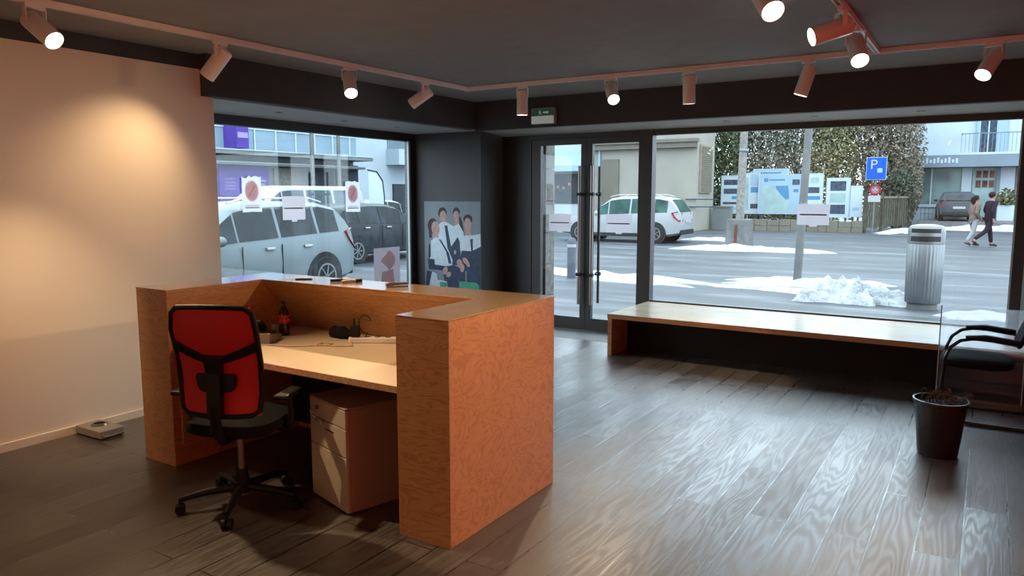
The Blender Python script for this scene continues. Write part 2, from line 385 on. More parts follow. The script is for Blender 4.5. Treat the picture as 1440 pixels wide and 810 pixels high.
def text(name, body, size, m, parent, loc, rot, ext=.002):
    c = bpy.data.curves.new(name, 'FONT'); c.body = body; c.size = size; c.extrude = ext; c.align_x = 'CENTER'; c.align_y = 'CENTER'
    o0 = bpy.data.objects.new(name, c); me = bpy.data.meshes.new_from_object(o0); bpy.data.objects.remove(o0); me.materials.clear(); me.materials.append(M[m])
    o = bpy.data.objects.new(name, me); COL.objects.link(o)
    o.parent = parent; o.location = Vector(loc) - Vector(OFF.get(parent.name, (0, 0, 0))); o.rotation_euler = rot
    return o

# ------------------------------------------------------------------ room shell
H = 2.74
struct('floor', B(-6.5, 2.2, -3, 7.56, -.1, 0), 'floor')
struct('trim_1', B(-6.5, 2.2, 7.56, 8.2, -.1, .002), 'mat_grey')             # pale threshold strip before the doors
struct('ceiling', B(-6.5, 2.3, -3.1, 8.3, H, H + .15), 'ceiling')
struct('wall_left', B(-5.40, -5.28, -3, 3.87, 0, 2.625).box(-6.5, -5.40, 3.72, 3.87, 0, 2.45), 'cream')
struct('wall_left_upper', B(-5.42, -5.29, -3, 3.87, 2.625, H), 'darkwall')
struct('baseboard_left', B(-5.28, -5.262, -3, 3.87, 0, .055), 'cream')
struct('wall_right', B(2.2, 2.3, -3, 6.2, 0, H), 'red')
struct('wall_right_front', B(2.2, 2.3, 6.2, 8.3, 0, H), 'darkwall')
struct('wall_back', B(-5.4, -.3, -3.1, -3, 0, H), 'backwall')
struct('wall_back_red', B(-.3, 2.3, -3.1, -3, 0, H), 'red')
struct('beam_left', B(-5.32, -5.20, 3.76, 7.4, 2.42, H), 'darkwall')
struct('beam_right', B(-5.20, 2.2, 7.40, 7.5, 2.41, H), 'darkwall')
struct('soffit_left', B(-6.42, -5.32, 3.76, 7.56, 2.42, 2.47), 'soffit')
struct('soffit_right', MB().prism([(0, 2.41), (0, H), (.70, H), (.70, 2.375), (.63, 2.375)], (-5.20, 7.5, 0), (0, 1, 0), (0, 0, 1), 7.4), 'soffit')
struct('wall_corner_pier', B(-6.42, -5.24, 7.55, 8.2, 0, 2.45), 'darkwall')
struct('wall_front_pier', B(.34, 2.2, 7.5, 8.2, 0, 2.41), 'darkwall')
struct('baseboard_corner', B(-6.2, -5.23, 7.535, 7.55, 0, .08), 'frame')
# left window
struct('wall_left_sill', B(-6.42, -6.24, 3.87, 7.55, 0, .34), 'darkwall')
w1 = struct('window_1', B(-6.36, -6.26, 3.87, 7.55, 2.325, 2.42).box(-6.36, -6.26, 3.87, 7.55, .34, .42).box(-6.36, -6.26, 7.455, 7.55, .42, 2.325).box(-6.36, -6.26, 3.80, 3.90, .42, 2.325), 'frame')
struct('window_gasket', B(-6.30, -6.27, 7.425, 7.455, .42, 2.325), 'gasket', w1)
struct('window_pane', B(-6.325, -6.317, 3.9, 7.43, .42, 2.325), 'glass', w1)
# right window
struct('wall_front_sill', B(-3.37, .34, 8.02, 8.14, 0, .405), 'darkwall')
w2 = struct('window_2', B(-3.37, .30, 8.04, 8.12, 2.315, 2.376).box(-3.37, .30, 8.04, 8.12, .405, .45).box(-3.37, -3.225, 8.02, 8.14, 0, 2.376).box(.215, .30, 8.04, 8.12, .45, 2.315), 'frame2')
struct('window_gasket', B(.20, .215, 8.06, 8.09, .45, 2.315), 'gasket', w2)
struct('window_pane', B(-3.225, .20, 8.078, 8.086, .45, 2.315), 'glass', w2)
struct('trim_2', B(.30, .34, 8.0, 8.14, 0, 2.376), 'gasket')
# doors
struct('door_frame', B(-5.24, -4.82, 8.04, 8.14, 0, 2.376).box(-4.82, -3.37, 8.04, 8.14, 2.325, 2.376), 'frame')
def door_leaf(name, x0, x1, g0, g1, side):
    d = struct(name, B(x0, g0, 8.05, 8.11, .012, 2.322).box(g1, x1, 8.05, 8.11, .012, 2.322).box(g0, g1, 8.05, 8.11, .012, .165).box(g0, g1, 8.05, 8.11, 2.25, 2.322), 'frame2')
    struct('door_pane', B(g0, g1, 8.076, 8.084, .165, 2.25), 'glass', d)
    xi = side
    for yy, m, nm, w in ((7.985, 'dullchrome', 'inner_pull_bar', .019), (8.185, 'frame', 'outer_pull_bar', .016)):
        mb = MB().cyl((xi, yy, .34), (xi, yy, 1.99), w, n=14)
        h = mb.build(nm, m, d, smooth=True); h['kind'] = 'structure'
        q = MB()
        for z in (.70, 1.66):
            q.cyl((xi, 8.05 if yy < 8.05 else 8.11, z), (xi, yy, z), .014, n=10); q.cyl((xi - .028, yy, z), (xi + .028, yy, z), .024, n=10)
        q.build('bar_mount', 'black', h, smooth=True)['kind'] = 'structure'
    return d
door_leaf('door_1', -4.82, -4.062, -4.69, -4.135, -4.118)
door_leaf('door_2', -4.058, -3.372, -3.985, -3.40, -3.955)
# ground outside
struct('street', B(-90, 60, 8.2, 120, -.3, -.02).box(-90, -6.5, -40, 8.2, -.3, -.02), 'street')

# ------------------------------------------------------------------ reception desk
dk = thing('reception_desk', 'large U-shaped plywood reception desk with raised counter and cream worktop', 'desk', (-3.2, 3.1, 0))
B(-2.33, -2.022, 2.655, 3.63, 0, 1.085).build('right_wing', ['plyside_lit'], dk, bevel=.003)
MB().box(-2.333, -2.020, 2.648, 2.656, .001, 1.084).build('right_wing_end_panel', 'ply', dk)
B(-4.40, -4.09, 2.61, 3.63, 0, 1.085).build('left_wing', 'ply', dk, bevel=.003)
MB().prism([(3.31, 1.085), (3.63, 1.085), (3.63, 0), (3.585, 0), (3.585, .72), (3.33, 1.05)], (-4.09, 0, 0), (0, 1, 0), (0, 0, 1), 1.76).build('back_counter', 'ply', dk)
MB().box(-4.402, -4.09, 2.608, 3.632, 1.085, 1.089).box(-4.09, -2.33, 3.308, 3.632, 1.085, 1.089).box(-2.33, -2.019, 2.646, 3.632, 1.085, 1.089).build('counter_top', 'plytop', dk)
wt = B(-4.09, -2.335, 2.66, 3.585, .705, .738).build('worktop', 'worktop', dk, bevel=.003)
B(-4.089, -2.336, 2.652, 2.66, .705, .738).build('edge_band', 'edge', wt)
B(-4.088, -4.07, 2.66, 3.5, .13, .70).build('inner_panel', 'ply', dk)
B(-4.07, -2.34, 3.52, 3.56, .06, .70).build('modesty_panel', 'black', dk)

# ------------------------------------------------------------------ bench
bn = thing('window_bench', 'long low plywood bench below the street window', 'bench', (-1.4, 7.4, 0))
B(-3.24, .33, 6.95, 8.02, .388, .436).build('bench_top', ['bench'], bn)
B(-3.242, .33, 6.942, 6.951, .388, .436).build('front_edge', 'benchedge', bn)
B(-3.24, -3.195, 6.95, 8.02, 0, .388).build('side_panel', 'benchedge', bn)
B(-3.195, .33, 7.35, 7.37, 0, .388).build('recess_panel', 'black', bn)

# ------------------------------------------------------------------ office chair (back to the camera)
def office_chair(loc, rz):
    t = thing('office_chair', 'red mesh swivel chair with black frame at the desk', 'chair', loc, rz)
    # local: +y is the way the sitter looks
    hub = MB().lathe([(.0, .07), (.045, .07), (.045, .13), (.035, .14), (.03, .2), (0, .2)]); hub.build('hub', 'black', t, world=False, smooth=True)
    MB().cyl((0, 0, .18), (0, 0, .41), .018).build('gas_lift', 'dullchrome', t, world=False, smooth=True)
    for k in range(5):
        a = R(90 + 36 + 72 * k + 14); c, s_ = math.cos(a), math.sin(a)
        leg = MB().tube([(c * .03, s_ * .03, .10), (c * .18, s_ * .18, .095), (c * .31, s_ * .31, .075)], [.024, .02, .015], 8).build('leg', 'black', t, world=False, smooth=True)
        w = MB(); p = Vector((c * .31, s_ * .31, 0)); side = Vector((-s_, c, 0))
        for sg in (-1, 1): w.cyl(p + side * .008 * sg + Vector((0, 0, .026)), p + side * .026 * sg + Vector((0, 0, .026)), .026, n=14)
        w.cyl(p + Vector((0, 0, .03)), p + Vector((0, 0, .078)), .008)
        w.build('caster', 'black', leg, world=False, smooth=True)
    seat = MB(); n = 22; pr = []
    for i in range(n):
        a = 2 * PI * i / n; e = .55
        x = .245 * math.copysign(abs(math.cos(a)) ** e, math.cos(a)); y = .235 * math.copysign(abs(math.sin(a)) ** e, math.sin(a)); pr.append((x, y))
    vs = []; lv = [(.9, .425), (1, .44), (1.01, .465), (.97, .49), (.8, .505), (0.4, .5)]
    for sc, z in lv: vs += [(x * sc, y * sc + .03, z) for x, y in pr]
    fs = [(j * n + i, j * n + (i + 1) % n, (j + 1) * n + (i + 1) % n, (j + 1) * n + i) for j in range(len(lv) - 1) for i in range(n)] + [tuple(range(n)), tuple(range((len(lv) - 1) * n, len(lv) * n))]
    seat.add(vs, fs).build('seat', 'blacksoft', t, world=False, smooth=True)
    B(-.09, .09, -.1, .12, .39, .43).build('mechanism', 'black', t, world=False, bevel=.01)
    # backrest: curved grid surface; u across (-1..1), h height 0..1
    def bp(u, h, d=0.):
        z = .55 + .55 * h; wd = .215 + .012 * h - .02 * (h > .9) * (h - .9) * 10
        lean = -.20 - .055 * h + .03 * math.sin(PI * min(1, h * 1.3)) * 1.0
        return Vector((u * wd, lean + .035 * u * u - d, z))
    def strip(path, r, flat=.6):
        return MB().tube([bp(u, h, .004) for u, h in path], r, 8)
    msh = MB(); nu, nh = 14, 14; vs = []
    for off in (0, .006):
        for j in range(nh + 1):
            for i in range(nu + 1): vs.append(bp(-1 + 2 * i / nu, j / nh, off))
    w_ = nu + 1; L = w_ * (nh + 1)
    fs = [(j * w_ + i, j * w_ + i + 1, (j + 1) * w_ + i + 1, (j + 1) * w_ + i) for j in range(nh) for i in range(nu)]
    fs += [tuple(L + q for q in reversed(f)) for f in fs]
    msh.add(vs, fs).build('mesh_back', 'redmesh', t, world=False, smooth=True)
    fr = MB()
    loop = [(-.86, 1.0), (-.4, 1.012), (0, 1.015), (.4, 1.012), (.86, 1.0), (.98, .95), (1, .8), (1, .5), (1, .2), (.96, .04), (.8, 0), (.4, -.01), (0, -.01), (-.4, -.01), (-.8, 0), (-.96, .04), (-1, .2), (-1, .5), (-1, .8), (-.98, .95), (-.86, 1.0)]
    fr.tube([bp(u, h, .004) for u, h in loop], .014, 8).build('back_frame', 'black', t, world=False, smooth=True)
    def plate(poly, d0=.007, d1=.026):
        """flat bar on the back of the mesh: polygon in (u,h)"""
        mb = MB(); n = len(poly); vs = [bp(u, h, d0) for u, h in poly] + [bp(u, h, d1) for u, h in poly]
        fs = [tuple(range(n)), tuple(range(2 * n - 1, n - 1, -1))] + [(i, (i + 1) % n, n + (i + 1) % n, n + i) for i in range(n)]
        return mb.add(vs, fs)
    y = MB()
    for sg in (-1, 1):
        prev = None
        q = plate([(sg * 1.0, .70), (sg * 1.0, .60), (sg * .55, .53), (sg * .25, .49), (0, .47), (0, .565), (sg * .25, .565), (sg * .55, .615)], .006, .022); y.add(q.v, q.f)
    q = plate([(-.30, .56), (.30, .56), (.19, .50), (.17, .40), (.17, -.02), (-.17, -.02), (-.17, .40), (-.19, .50)], .006, .05); y.add(q.v, q.f)
    y.build('back_spine', 'black', t, world=False, bevel=.004)
    plate([(-.46, .39), (.46, .39), (.49, .35), (.47, .28), (.40, .235), (.30, .22), (-.30, .22), (-.40, .235), (-.47, .28), (-.49, .35)], .012, .034).build('lumbar_pad', 'black', t, world=False, bevel=.006)
    MB().tube([(0, -.06, .40), (0, -.17, .41), (0, -.225, .47), (0, -.245, .6)], [.03, .032, .03, .022], 8).build('back_bracket', 'black', t, world=False, smooth=True)
    for sg in (-1, 1):
        a = MB().tube([(sg * .17, .02, .42), (sg * .27, .02, .43), (sg * .285, .01, .5), (sg * .285, .0, .61)], .016, 8)
        o = a.build('arm_support', 'black', t, world=False, smooth=True)
        MB().box(sg * .285 - .04, sg * .285 + .04, -.11, .13, .61, .637).build('armrest', 'black', o, world=False, bevel=.012)
    lv = MB().tube([(.1, .02, .41), (.24, .05, .415)], .006, 8); lv.cyl((.22, .045, .415), (.27, .056, .416), .011)
    lv.build('lever', 'dullchrome', t, world=False, smooth=True)
    return t
office_chair((-3.285, 2.475, 0), R(24))

# ------------------------------------------------------------------ drawer pedestal under the desk
ang = math.atan2(-.113, .38)
pc = thing('drawer_pedestal', 'cream metal drawer pedestal under the desk with key in its lock', 'cabinet', (-2.89, 2.722, 0), ang)
# local: front face along x at y=0, depth towards +y
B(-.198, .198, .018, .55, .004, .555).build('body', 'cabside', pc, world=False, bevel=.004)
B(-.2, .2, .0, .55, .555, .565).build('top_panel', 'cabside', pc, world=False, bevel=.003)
for z0, z1 in ((.008, .30), (.305, .452), (.457, .553)):
    dr = B(-.198, .198, 0, .018, z0, z1).build('drawer', 'cabwhite', pc, world=False, bevel=.003)
    if z1 < .5 and z0 > .2: B(-.03, .07, -.001, .004, z1 - .045, z1 - .038).build('finger_slot', 'black', dr, world=False)
lk = MB().cyl((-.1, .0, .515), (-.1, -.012, .515), .011).build('lock', 'dullchrome', pc, world=False, smooth=True)
MB().obox((-.1, -.03, .515), (.028, .004, .04), (0, 1, 0)).tube([(-.1, -.045, .505), (-.075, -.05, .49), (-.05, -.04, .475), (-.06, -.03, .455), (-.09, -.03, .46)], .004, 6).obox((-.04, -.03, .45), (.05, .006, .02)).build('key', 'chrome', lk, world=False)

# ------------------------------------------------------------------ on the desk
def bottle(name, label, x, y, z, h, r, liquid, lab, capm, text_=None):
    t = thing(name, label, 'bottle', (x, y, z))
    MB().lathe([(0, 0), (r * .85, 0), (r, h * .05), (r * .95, h * .2), (r * .85, h * .32), (r, h * .45), (r, h * .6), (r * .75, h * .74), (r * .34, h * .88), (r * .34, h * .93), (0, h * .93)]).build('body', liquid, t, world=False, smooth=True)
    l_ = MB().lathe([(r * .93, h * .36), (r * 1.04, h * .38), (r * 1.04, h * .60), (r * .97, h * .61)]).build('label', lab, t, world=False, smooth=True)
    MB().lathe([(0, h * .93), (r * .42, h * .93), (r * .42, h), (0, h)], n=16).build('cap', capm, t, world=False, smooth=True)
    if text_:
        tx = text('label_script', text_, r * .5, 'signwhite', l_, (x, y, z), (0, 0, 0), .001)
        d = Vector((-x, -y, 0)).normalized(); tx.location = d * r * 1.06 + Vector((0, 0, h * .49)); tx.rotation_euler = (PI / 2, 0, math.atan2(d.y, d.x) + PI / 2)
    return t
bottle('drink_bottle', 'dark cola bottle with red label standing on the worktop', -3.84, 3.27, .738, .225, .034, 'cola', 'label', 'black', 'Coca-Cola')
bottle('drink_bottle', 'pale-labelled bottle with red cap, half hidden behind the red chair', -4.03, 3.15, .738, .2, .028, 'clearp', 'white', 'cap')
MBp = MB().lathe([(0, 0), (.032, 0), (.036, .02), (.036, .075), (.034, .075), (.033, .01), (0, .01)], (-3.90, 3.26, .738))
tag(MBp.build('drinking_glass', 'clearp', smooth=True), 'small clear tumbler just left of the cola bottle', 'glass')
ph = thing('desk_phone', 'black desk phone on the worktop beside the red chair', 'phone', (-3.80, 3.07, .738), R(25))
MB().prism([(-.09, 0), (.09, 0), (.09, .03), (-.09, .065)], (.08, 0, 0), (0, 1, 0), (0, 0, 1), -.16).build('base', 'greymetal', ph, world=False, bevel=.004)
MB().tube([(-.045, -.085, .06), (-.05, -.06, .1), (-.05, 0, .115), (-.05, .06, .1), (-.045, .085, .06)], [.026, .024, .017, .024, .026], 10).build('handset', 'black', ph, world=False, smooth=True)
B(-.005, .06, -.05, .05, .035, .06).build('keypad', 'blackgloss', ph, world=False)
# crumpled black pouch
pm = MB().ball((0, 0, 0), 1, (.115, .055, .045), 22, 12)
pm.v = [(x * (1 + .15 * math.sin(9 * x * 8 + y * 30)), y, max(0, z + .022 + .006 * math.sin(x * 70) + .005 * math.cos(y * 90))) for x, y, z in pm.v]
po = pm.build('pouch', 'blacksoft', smooth=True); po.location = (-3.48, 3.42, .738); po.rotation_euler = (0, 0, R(-8))
tag(po, 'crumpled black pouch lying on the worktop', 'pouch')
pwr = thing('power_strip', 'white power strip on the worktop near the right wing', 'power strip', (-3.17, 3.40, .738), R(30))
B(-.16, .16, -.026, .026, 0, .036).build('body', 'white', pwr, world=False, bevel=.008)
for k in range(4): MB().cyl((-.11 + .065 * k, 0, .036), (-.11 + .065 * k, 0, .0375), .019, n=16).build('socket', 'greyline', pwr, world=False)
ad = thing('power_adapter', 'black plug-in adapter standing on the white power strip', 'adapter', (-3.275, 3.34, .776), R(30))
B(-.028, .028, -.024, .024, 0, .068).build('body', 'black', ad, world=False, bevel=.005)
MB().cyl((-.005, 0, .066), (-.005, 0, .115), .007, .004, n=8).build('strain_relief', 'black', ad, world=False)
cb = MB().tube([(-3.27, 3.345, .89)] + [(-3.215 - .055 * math.cos(a), 3.37, .855 + .055 * math.sin(a)) for a in [R(x) for x in range(150, -120, -20)]] + [(-3.27, 3.42, .76), (-3.33, 3.45, .745)], .0028, 6)
tag(cb.build('cable', 'black', smooth=True), 'thin black cable looping up from the adapter', 'cable')
cw = MB().tube([(-3.66, 2.98, .742), (-3.6, 3.01, .742), (-3.5, 3.03, .742), (-3.4, 3.12, .742), (-3.33, 3.17, .742), (-3.36, 3.23, .742), (-3.42, 3.2, .742), (-3.40, 3.14, .746), (-3.28, 3.18, .742), (-3.2, 3.24, .742), (-3.28, 3.30, .75)], .0035, 6)
tag(cw.build('cable', 'edge', smooth=True), 'pale cable lying slack across the worktop', 'cable')
# small things on the counter
def pen(label, x, y, rz, L, r, m, m2):
    t = thing('marker_pen', label, 'pen', (x, y, 1.0895), rz, None)
    MB().cyl((-L / 2, 0, r), (L * .18, 0, r), r, n=12).build('barrel', m, t, world=False, smooth=True)
    MB().cyl((L * .18, 0, r), (L / 2, 0, r), r * 1.1, n=12).build('cap', m2, t, world=False, smooth=True)
pen('black marker pen on the back counter, left of a matching pair', -3.54, 3.48, R(62), .12, .010, 'black', 'greymetal')
pen('black marker pen on the back counter, right of a matching pair', -3.44, 3.49, R(70), .14, .010, 'greymetal', 'black')
t = thing('letter_opener', 'flat dark letter opener on the counter, farthest left of the small items', 'letter opener', (-3.86, 3.42, 1.0895), R(38))
B(-.02, .09, -.011, .011, 0, .008).build('handle', 'black', t, world=False, bevel=.003)
MB().prism([(-.02, -.008), (-.12, 0), (-.02, .008)], (0, 0, .003), (1, 0, 0), (0, 1, 0), .002).build('blade', 'dullchrome', t, world=False)
t = thing('stapler', 'grey stapler lying on the counter nearest the poster', 'stapler', (-3.04, 3.47, 1.0895), R(60))
B(-.07, .07, -.014, .014, 0, .006).build('base', 'greymetal', t, world=False, bevel=.002)
MB().prism([(-.07, .008), (.07, .012), (.065, .026), (-.04, .03), (-.07, .024)], (0, .012, 0), (1, 0, 0), (0, 0, 1), .024).build('arm', 'greyline', t, world=False)

# ------------------------------------------------------------------ grey box by the wall
bx = thing('floor_box', 'flat grey metal box on the floor against the cream wall', 'box', (-5.10, 2.70, 0), R(2))
B(-.16, .14, -.075, .095, .008, .062).build('case', 'greymetal', bx, world=False, bevel=.006)
MB().lathe([(.036, 0), (.055, 0), (.05, .012), (.036, .012), (.036, 0)], (-.03, .02, .062), 24).build('round_collar', 'dullchrome', bx, world=False, smooth=True)
MB().lathe([(0, 0), (.036, 0), (.036, .002), (0, .002)], (-.03, .02, .0625), 20).build('opening', 'black', bx, world=False)
MB().tube([(.14, -.06, .03), (.175, -.055, .03), (.18, .06, .035), (.14, .07, .035)], .007, 8).build('handle', 'chrome', bx, world=False, smooth=True)
for fx_ in (-.15, .08): B(fx_, fx_ + .05, -.06, .08, 0, .008).build('foot', 'black', bx, world=False)

# ------------------------------------------------------------------ plant pot
pp = thing('plant_pot', 'dark plastic plant pot full of dry stems beside the visitor chair', 'plant pot', (-.175, 5.37, 0))
MB().lathe([(0, .004), (.108, .004), (.112, .0), (.116, .01), (.148, .335), (.158, .34), (.160, .36), (.150, .362), (.144, .33), (.142, .33)], n=36).build('pot', 'pot', pp, world=False, smooth=True)
MB().lathe([(0, .335), (.08, .338), (.143, .325)], n=24).build('soil', 'soil', pp, world=False, smooth=True)
for k in range(34):
    a = random.uniform(0, 2 * PI); r = .125 * math.sqrt(random.random()); x, y = r * math.cos(a), r * math.sin(a)
    h = random.uniform(.02, .075); lx, ly = random.uniform(-.04, .04), random.uniform(-.04, .04)
    mb = MB().tube([(x, y, .33), (x + lx * .3, y + ly * .3, .335 + h * .6), (x + lx, y + ly, .335 + h)], [.004, .003, .002], 5)
    mb.add([(x + lx, y + ly, .335 + h), (x + lx + .02, y + ly + .008, .335 + h + .01), (x + lx + .035, y + ly, .335 + h - .008), (x + lx + .018, y + ly - .01, .335 + h)], [(0, 1, 2, 3)])
    mb.build('stem', 'twig', pp, world=False)

# ------------------------------------------------------------------ visitor chair + acrylic panel
def visitor_chair(loc, rz, label):
    t = thing('visitor_chair', label, 'chair', loc, rz)
    # local: chair faces -x ; near side is -y
    for sg in (-1, 1):
        y = sg * .25
        pts = [(.44, y, .014), (.1, y, .014), (-.1, y, .016), (-.155, y, .03), (-.165, y, .09), (-.15, y, .3), (-.14, y, .48), (-.11, y, .56), (-.05, y, .615), (.03, y, .635), (.13, y, .632), (.30, y, .612)]
        MB().tube(pts, .0125, 8).build('side_tube', 'blackgloss', t, world=False, smooth=True)
        MB().tube([(-.02, y, .636), (.1, y, .648), (.3, y, .63)], [.018, .022, .018], 8).build('arm_pad', 'black', t, world=False, smooth=True)
    for cx_, cz_ in ((.42, .014), (-.13, .43)): MB().cyl((cx_, -.25, cz_), (cx_, .25, cz_), .0115, n=8).build('cross_tube', 'blackgloss', t, world=False, smooth=True)
    s_ = MB(); n = 20; vs = []; lv = [(.86, .405), (.97, .415), (1, .435), (.98, .458), (.88, .475), (.5, .48)]
    pr = []
    for i in range(n):
        a = 2 * PI * i / n; e = .6
        pr.append((.235 * math.copysign(abs(math.cos(a)) ** e, math.cos(a)) + .06, .235 * math.copysign(abs(math.sin(a)) ** e, math.sin(a))))
    for sc, z in lv: vs += [((x - .06) * sc + .06, y * sc, z) for x, y in pr]
    s_.add(vs, [(j * n + i, j * n + (i + 1) % n, (j + 1) * n + (i + 1) % n, (j + 1) * n + i) for j in range(len(lv) - 1) for i in range(n)] + [tuple(range(n)), tuple(range((len(lv) - 1) * n, len(lv) * n))])
    s_.build('seat', 'blacksoft', t, world=False, smooth=True)
    MB().prism([(.285, .585), (.315, .58), (.40, .80), (.37, .81)], (0, .215, 0), (1, 0, 0), (0, 0, 1), .43).build('backrest', 'blacksoft', t, world=False, bevel=.012)
    return t
visitor_chair((-.06, 6.42, 0), R(1), 'black cantilever visitor chair with curved arms by the acrylic panel')
visitor_chair((.80, 5.22, 0), R(168), 'black cantilever chair of which only a foot shows at the right edge')
ap = thing('acrylic_panel', 'clear acrylic screen standing against the right end of the bench', 'screen', (0, 6.92, 0))
B(-.262, .312, 6.915, 6.925, .02, .765).build('sheet', 'plexi', ap)
B(-.27, .32, 6.90, 6.936, 0, .02).build('foot_rail', 'dullchrome', ap)
for ex_ in (-.27, .312): B(ex_, ex_ + .008, 6.913, 6.927, .02, .765).build('edge_strip', 'gasket', ap)

# ------------------------------------------------------------------ exit light on the beam
ex = thing('exit_sign', 'small emergency exit light box on the dark beam above the doors', 'sign', (-4.25, 7.37, 2.52))
B(-4.405, -4.105, 7.345, 7.40, 2.435, 2.615).build('case', 'greymetal', ex, bevel=.006)
B(-4.385, -4.125, 7.335, 7.347, 2.525, 2.595).build('pictogram_panel', 'exitgreen', ex)
B(-4.395, -4.115, 7.325, 7.347, 2.44, 2.522).build('diffuser', 'exitwhite', ex, bevel=.006)
r_ = MB().ball((-4.29, 7.334, 2.580), .0075, (1, .2, 1), 8, 6)
for a, b in (((-4.29, 2.571), (-4.285, 2.552)), ((-4.285, 2.552), (-4.27, 2.54)), ((-4.285, 2.552), (-4.30, 2.538)), ((-4.288, 2.567), (-4.272, 2.560)), ((-4.288, 2.567), (-4.303, 2.558))):
    r_.cyl((a[0], 7.334, a[1]), (b[0], 7.334, b[1]), .003, n=6)
r_.prism([(0, .008), (.05, .008), (.05, .016), (.072, 0), (.05, -.016), (.05, -.008), (0, -.008)], (-4.245, 7.3335, 2.56), (1, 0, 0), (0, 0, 1), .002)
r_.build('pictogram', 'exitwhite', ex)

# ------------------------------------------------------------------ recessed downlights
for n, (x, y, z, lb) in enumerate([(-5.68, 4.87, 2.42, 'small recessed downlight over the left window, nearest the cream wall'), (-5.75, 5.79, 2.42, 'small recessed downlight over the left window, middle of three'), (-5.78, 6.65, 2.42, 'small recessed downlight over the left window, nearest the poster'),
        (-2.31, 7.73, 2.398, 'small recessed downlight over the street window, nearest the doors'), (-1.46, 7.72, 2.399, 'small recessed downlight over the street window, middle of three'), (-.57, 7.74, 2.397, 'small recessed downlight over the street window, farthest right')]):
    t = thing('downlight', lb, 'light', (x, y, z), 0, 'recessed downlights')
    MB().lathe([(.026, -.001), (.036, -.004), (.038, .0), (.038, .004), (.026, .004), (.026, -.001)], n=20).build('ring', 'greymetal', t, world=False, smooth=True)
    MB().lathe([(0, .0), (.026, -.001), (.026, .002)], n=16).build('lens', 'black', t, world=False)

# ------------------------------------------------------------------ lighting tracks and spotlights
def track(label, x0, x1, y0, y1, horiz):
    t = thing('lighting_track', label, 'track', ((x0 + x1) / 2, (y0 + y1) / 2, 2.72), 0, 'ceiling lighting tracks')
    B(x0, x1, y0, y1, 2.712, 2.7395).build('rail', 'lamp', t, bevel=.002)
    if horiz: l_ = B(x0, x1, y0, y0 + .010, 2.702, 2.712).box(x0, x1, y1 - .010, y1, 2.702, 2.712)
    else: l_ = B(x0, x0 + .010, y0, y1, 2.702, 2.712).box(x1 - .010, x1, y0, y1, 2.702, 2.712)
    l_.build('lips', 'lamp', t)
    if horiz: B(x0, x1, y0 + .010, y1 - .010, 2.709, 2.7125).build('groove', 'dullchrome', t)
    else: B(x0 + .010, x1 - .010, y0, y1, 2.709, 2.7125).build('groove', 'dullchrome', t)
track('long lighting track along the cream wall and left window', -4.58, -4.54, -1.5, 6.33, False)
track('lighting track running above the doors and street window', -4.58, 2.0, 6.33, 6.37, True)
track('short lighting track branching towards the viewer at right', -.80, -.76, .5, 6.33, False)
track('short lighting track just above the top edge of the photo', -.99, -.95, 2.6, 3.92, False)
def spot(label, x, y, d, power, cone=46, blend=.55, blen=.17, col=WARM, axis='x'):
    t = thing('track_spotlight', label, 'spotlight', (x, y, 2.702), 0, 'track spotlights')
    d = Vector(d).normalized()
    if axis == 'x': MB().box(-.055, .055, -.015, .015, -.02, .006).build('adapter', 'lamp', t, world=False, bevel=.003)
    else: MB().box(-.015, .015, -.055, .055, -.02, .006).build('adapter', 'lamp', t, world=False, bevel=.003)
    piv = Vector((0, 0, -.105)); rad = .054
    hz = d.cross(Vector((0, 0, 1)));
    side = hz.normalized() if hz.length > .05 else Vector((1, 0, 0))
    y_ = MB()
    for sg in (-1, 1):
        a = side * (rad + .006) * sg; y_.obox(a * 1.0 + Vector((0, 0, -.062)), (.028, .004, .09), Vector((0, 0, 1)).cross(side), side.cross(Vector((0, 0, 1)).cross(side)))
    y_.obox(Vector((0, 0, -.021)), (.028, 2 * rad + .016, .004), Vector((0, 0, 1)).cross(side), (0, 0, 1))
    y_.build('yoke', 'lamp', t, world=False)
    a = piv - d * .06; e = piv + d * blen
    nrm = [(0, -.06), (rad * .86, -.06), (rad, -.05), (rad, blen), (rad * .94, blen), (rad * .9, blen - .012), (0, blen - .012)]
    q = Vector((0, 0, 1)).rotation_difference(d); mb = MB().lathe(nrm, n=26); mb.v = [tuple(piv + q @ Vector(v)) for v in mb.v]
    body = mb.build('body', 'lamp', t, world=False, smooth=True)
    mb = MB().lathe([(0, blen - .010), (rad * .6, blen - .010), (rad * .9, blen - .0105)], n=22); mb.v = [tuple(piv + q @ Vector(v)) for v in mb.v]
    mb.build('lens', 'lens', body, world=False, smooth=True)
    ld = bpy.data.lights.new('spot_beam', 'SPOT'); ld.energy = power; ld.color = col; ld.spot_size = R(cone); ld.spot_blend = blend; ld.shadow_soft_size = .035
    lo = bpy.data.objects.new('spot_beam', ld); COL.objects.link(lo); lo.parent = body
    lo.location = piv + d * (blen + .012); lo.rotation_euler = d.to_track_quat('-Z', 'Y').to_euler()
XL, YR, XB = -4.56, 6.35, -.78
spot('white track spotlight at the photo\'s upper left corner, cut off by the frame', XL, 1.82, (-.46, .75, -1.9), SPOT * 1.5, 52, 1., axis='y')
spot('large lit white track spotlight above the cream wall, pointing right', XL, 2.22, (.786, .171, -.594), SPOT * 2.5, 80, .9, axis='y')
spot('white track spotlight with hidden lens, above the end of the cream wall', XL, 3.42, (-.62, -.30, -.80), SPOT * .42, 88, 1., axis='y')
spot('lit white track spotlight tilted right over the middle of the left window', XL, 4.66, (.54, -.45, -.72), SPOT * 2.2, 46, .7, axis='y')
spot('white track spotlight turned almost sideways near the track corner', XL, 5.66, (-.794, -.278, -.54), SPOT * .6, axis='y')
spot('white track spotlight pointing straight down beside the exit sign', -3.91, YR, (-.016, .025, -1), SPOT * .8)
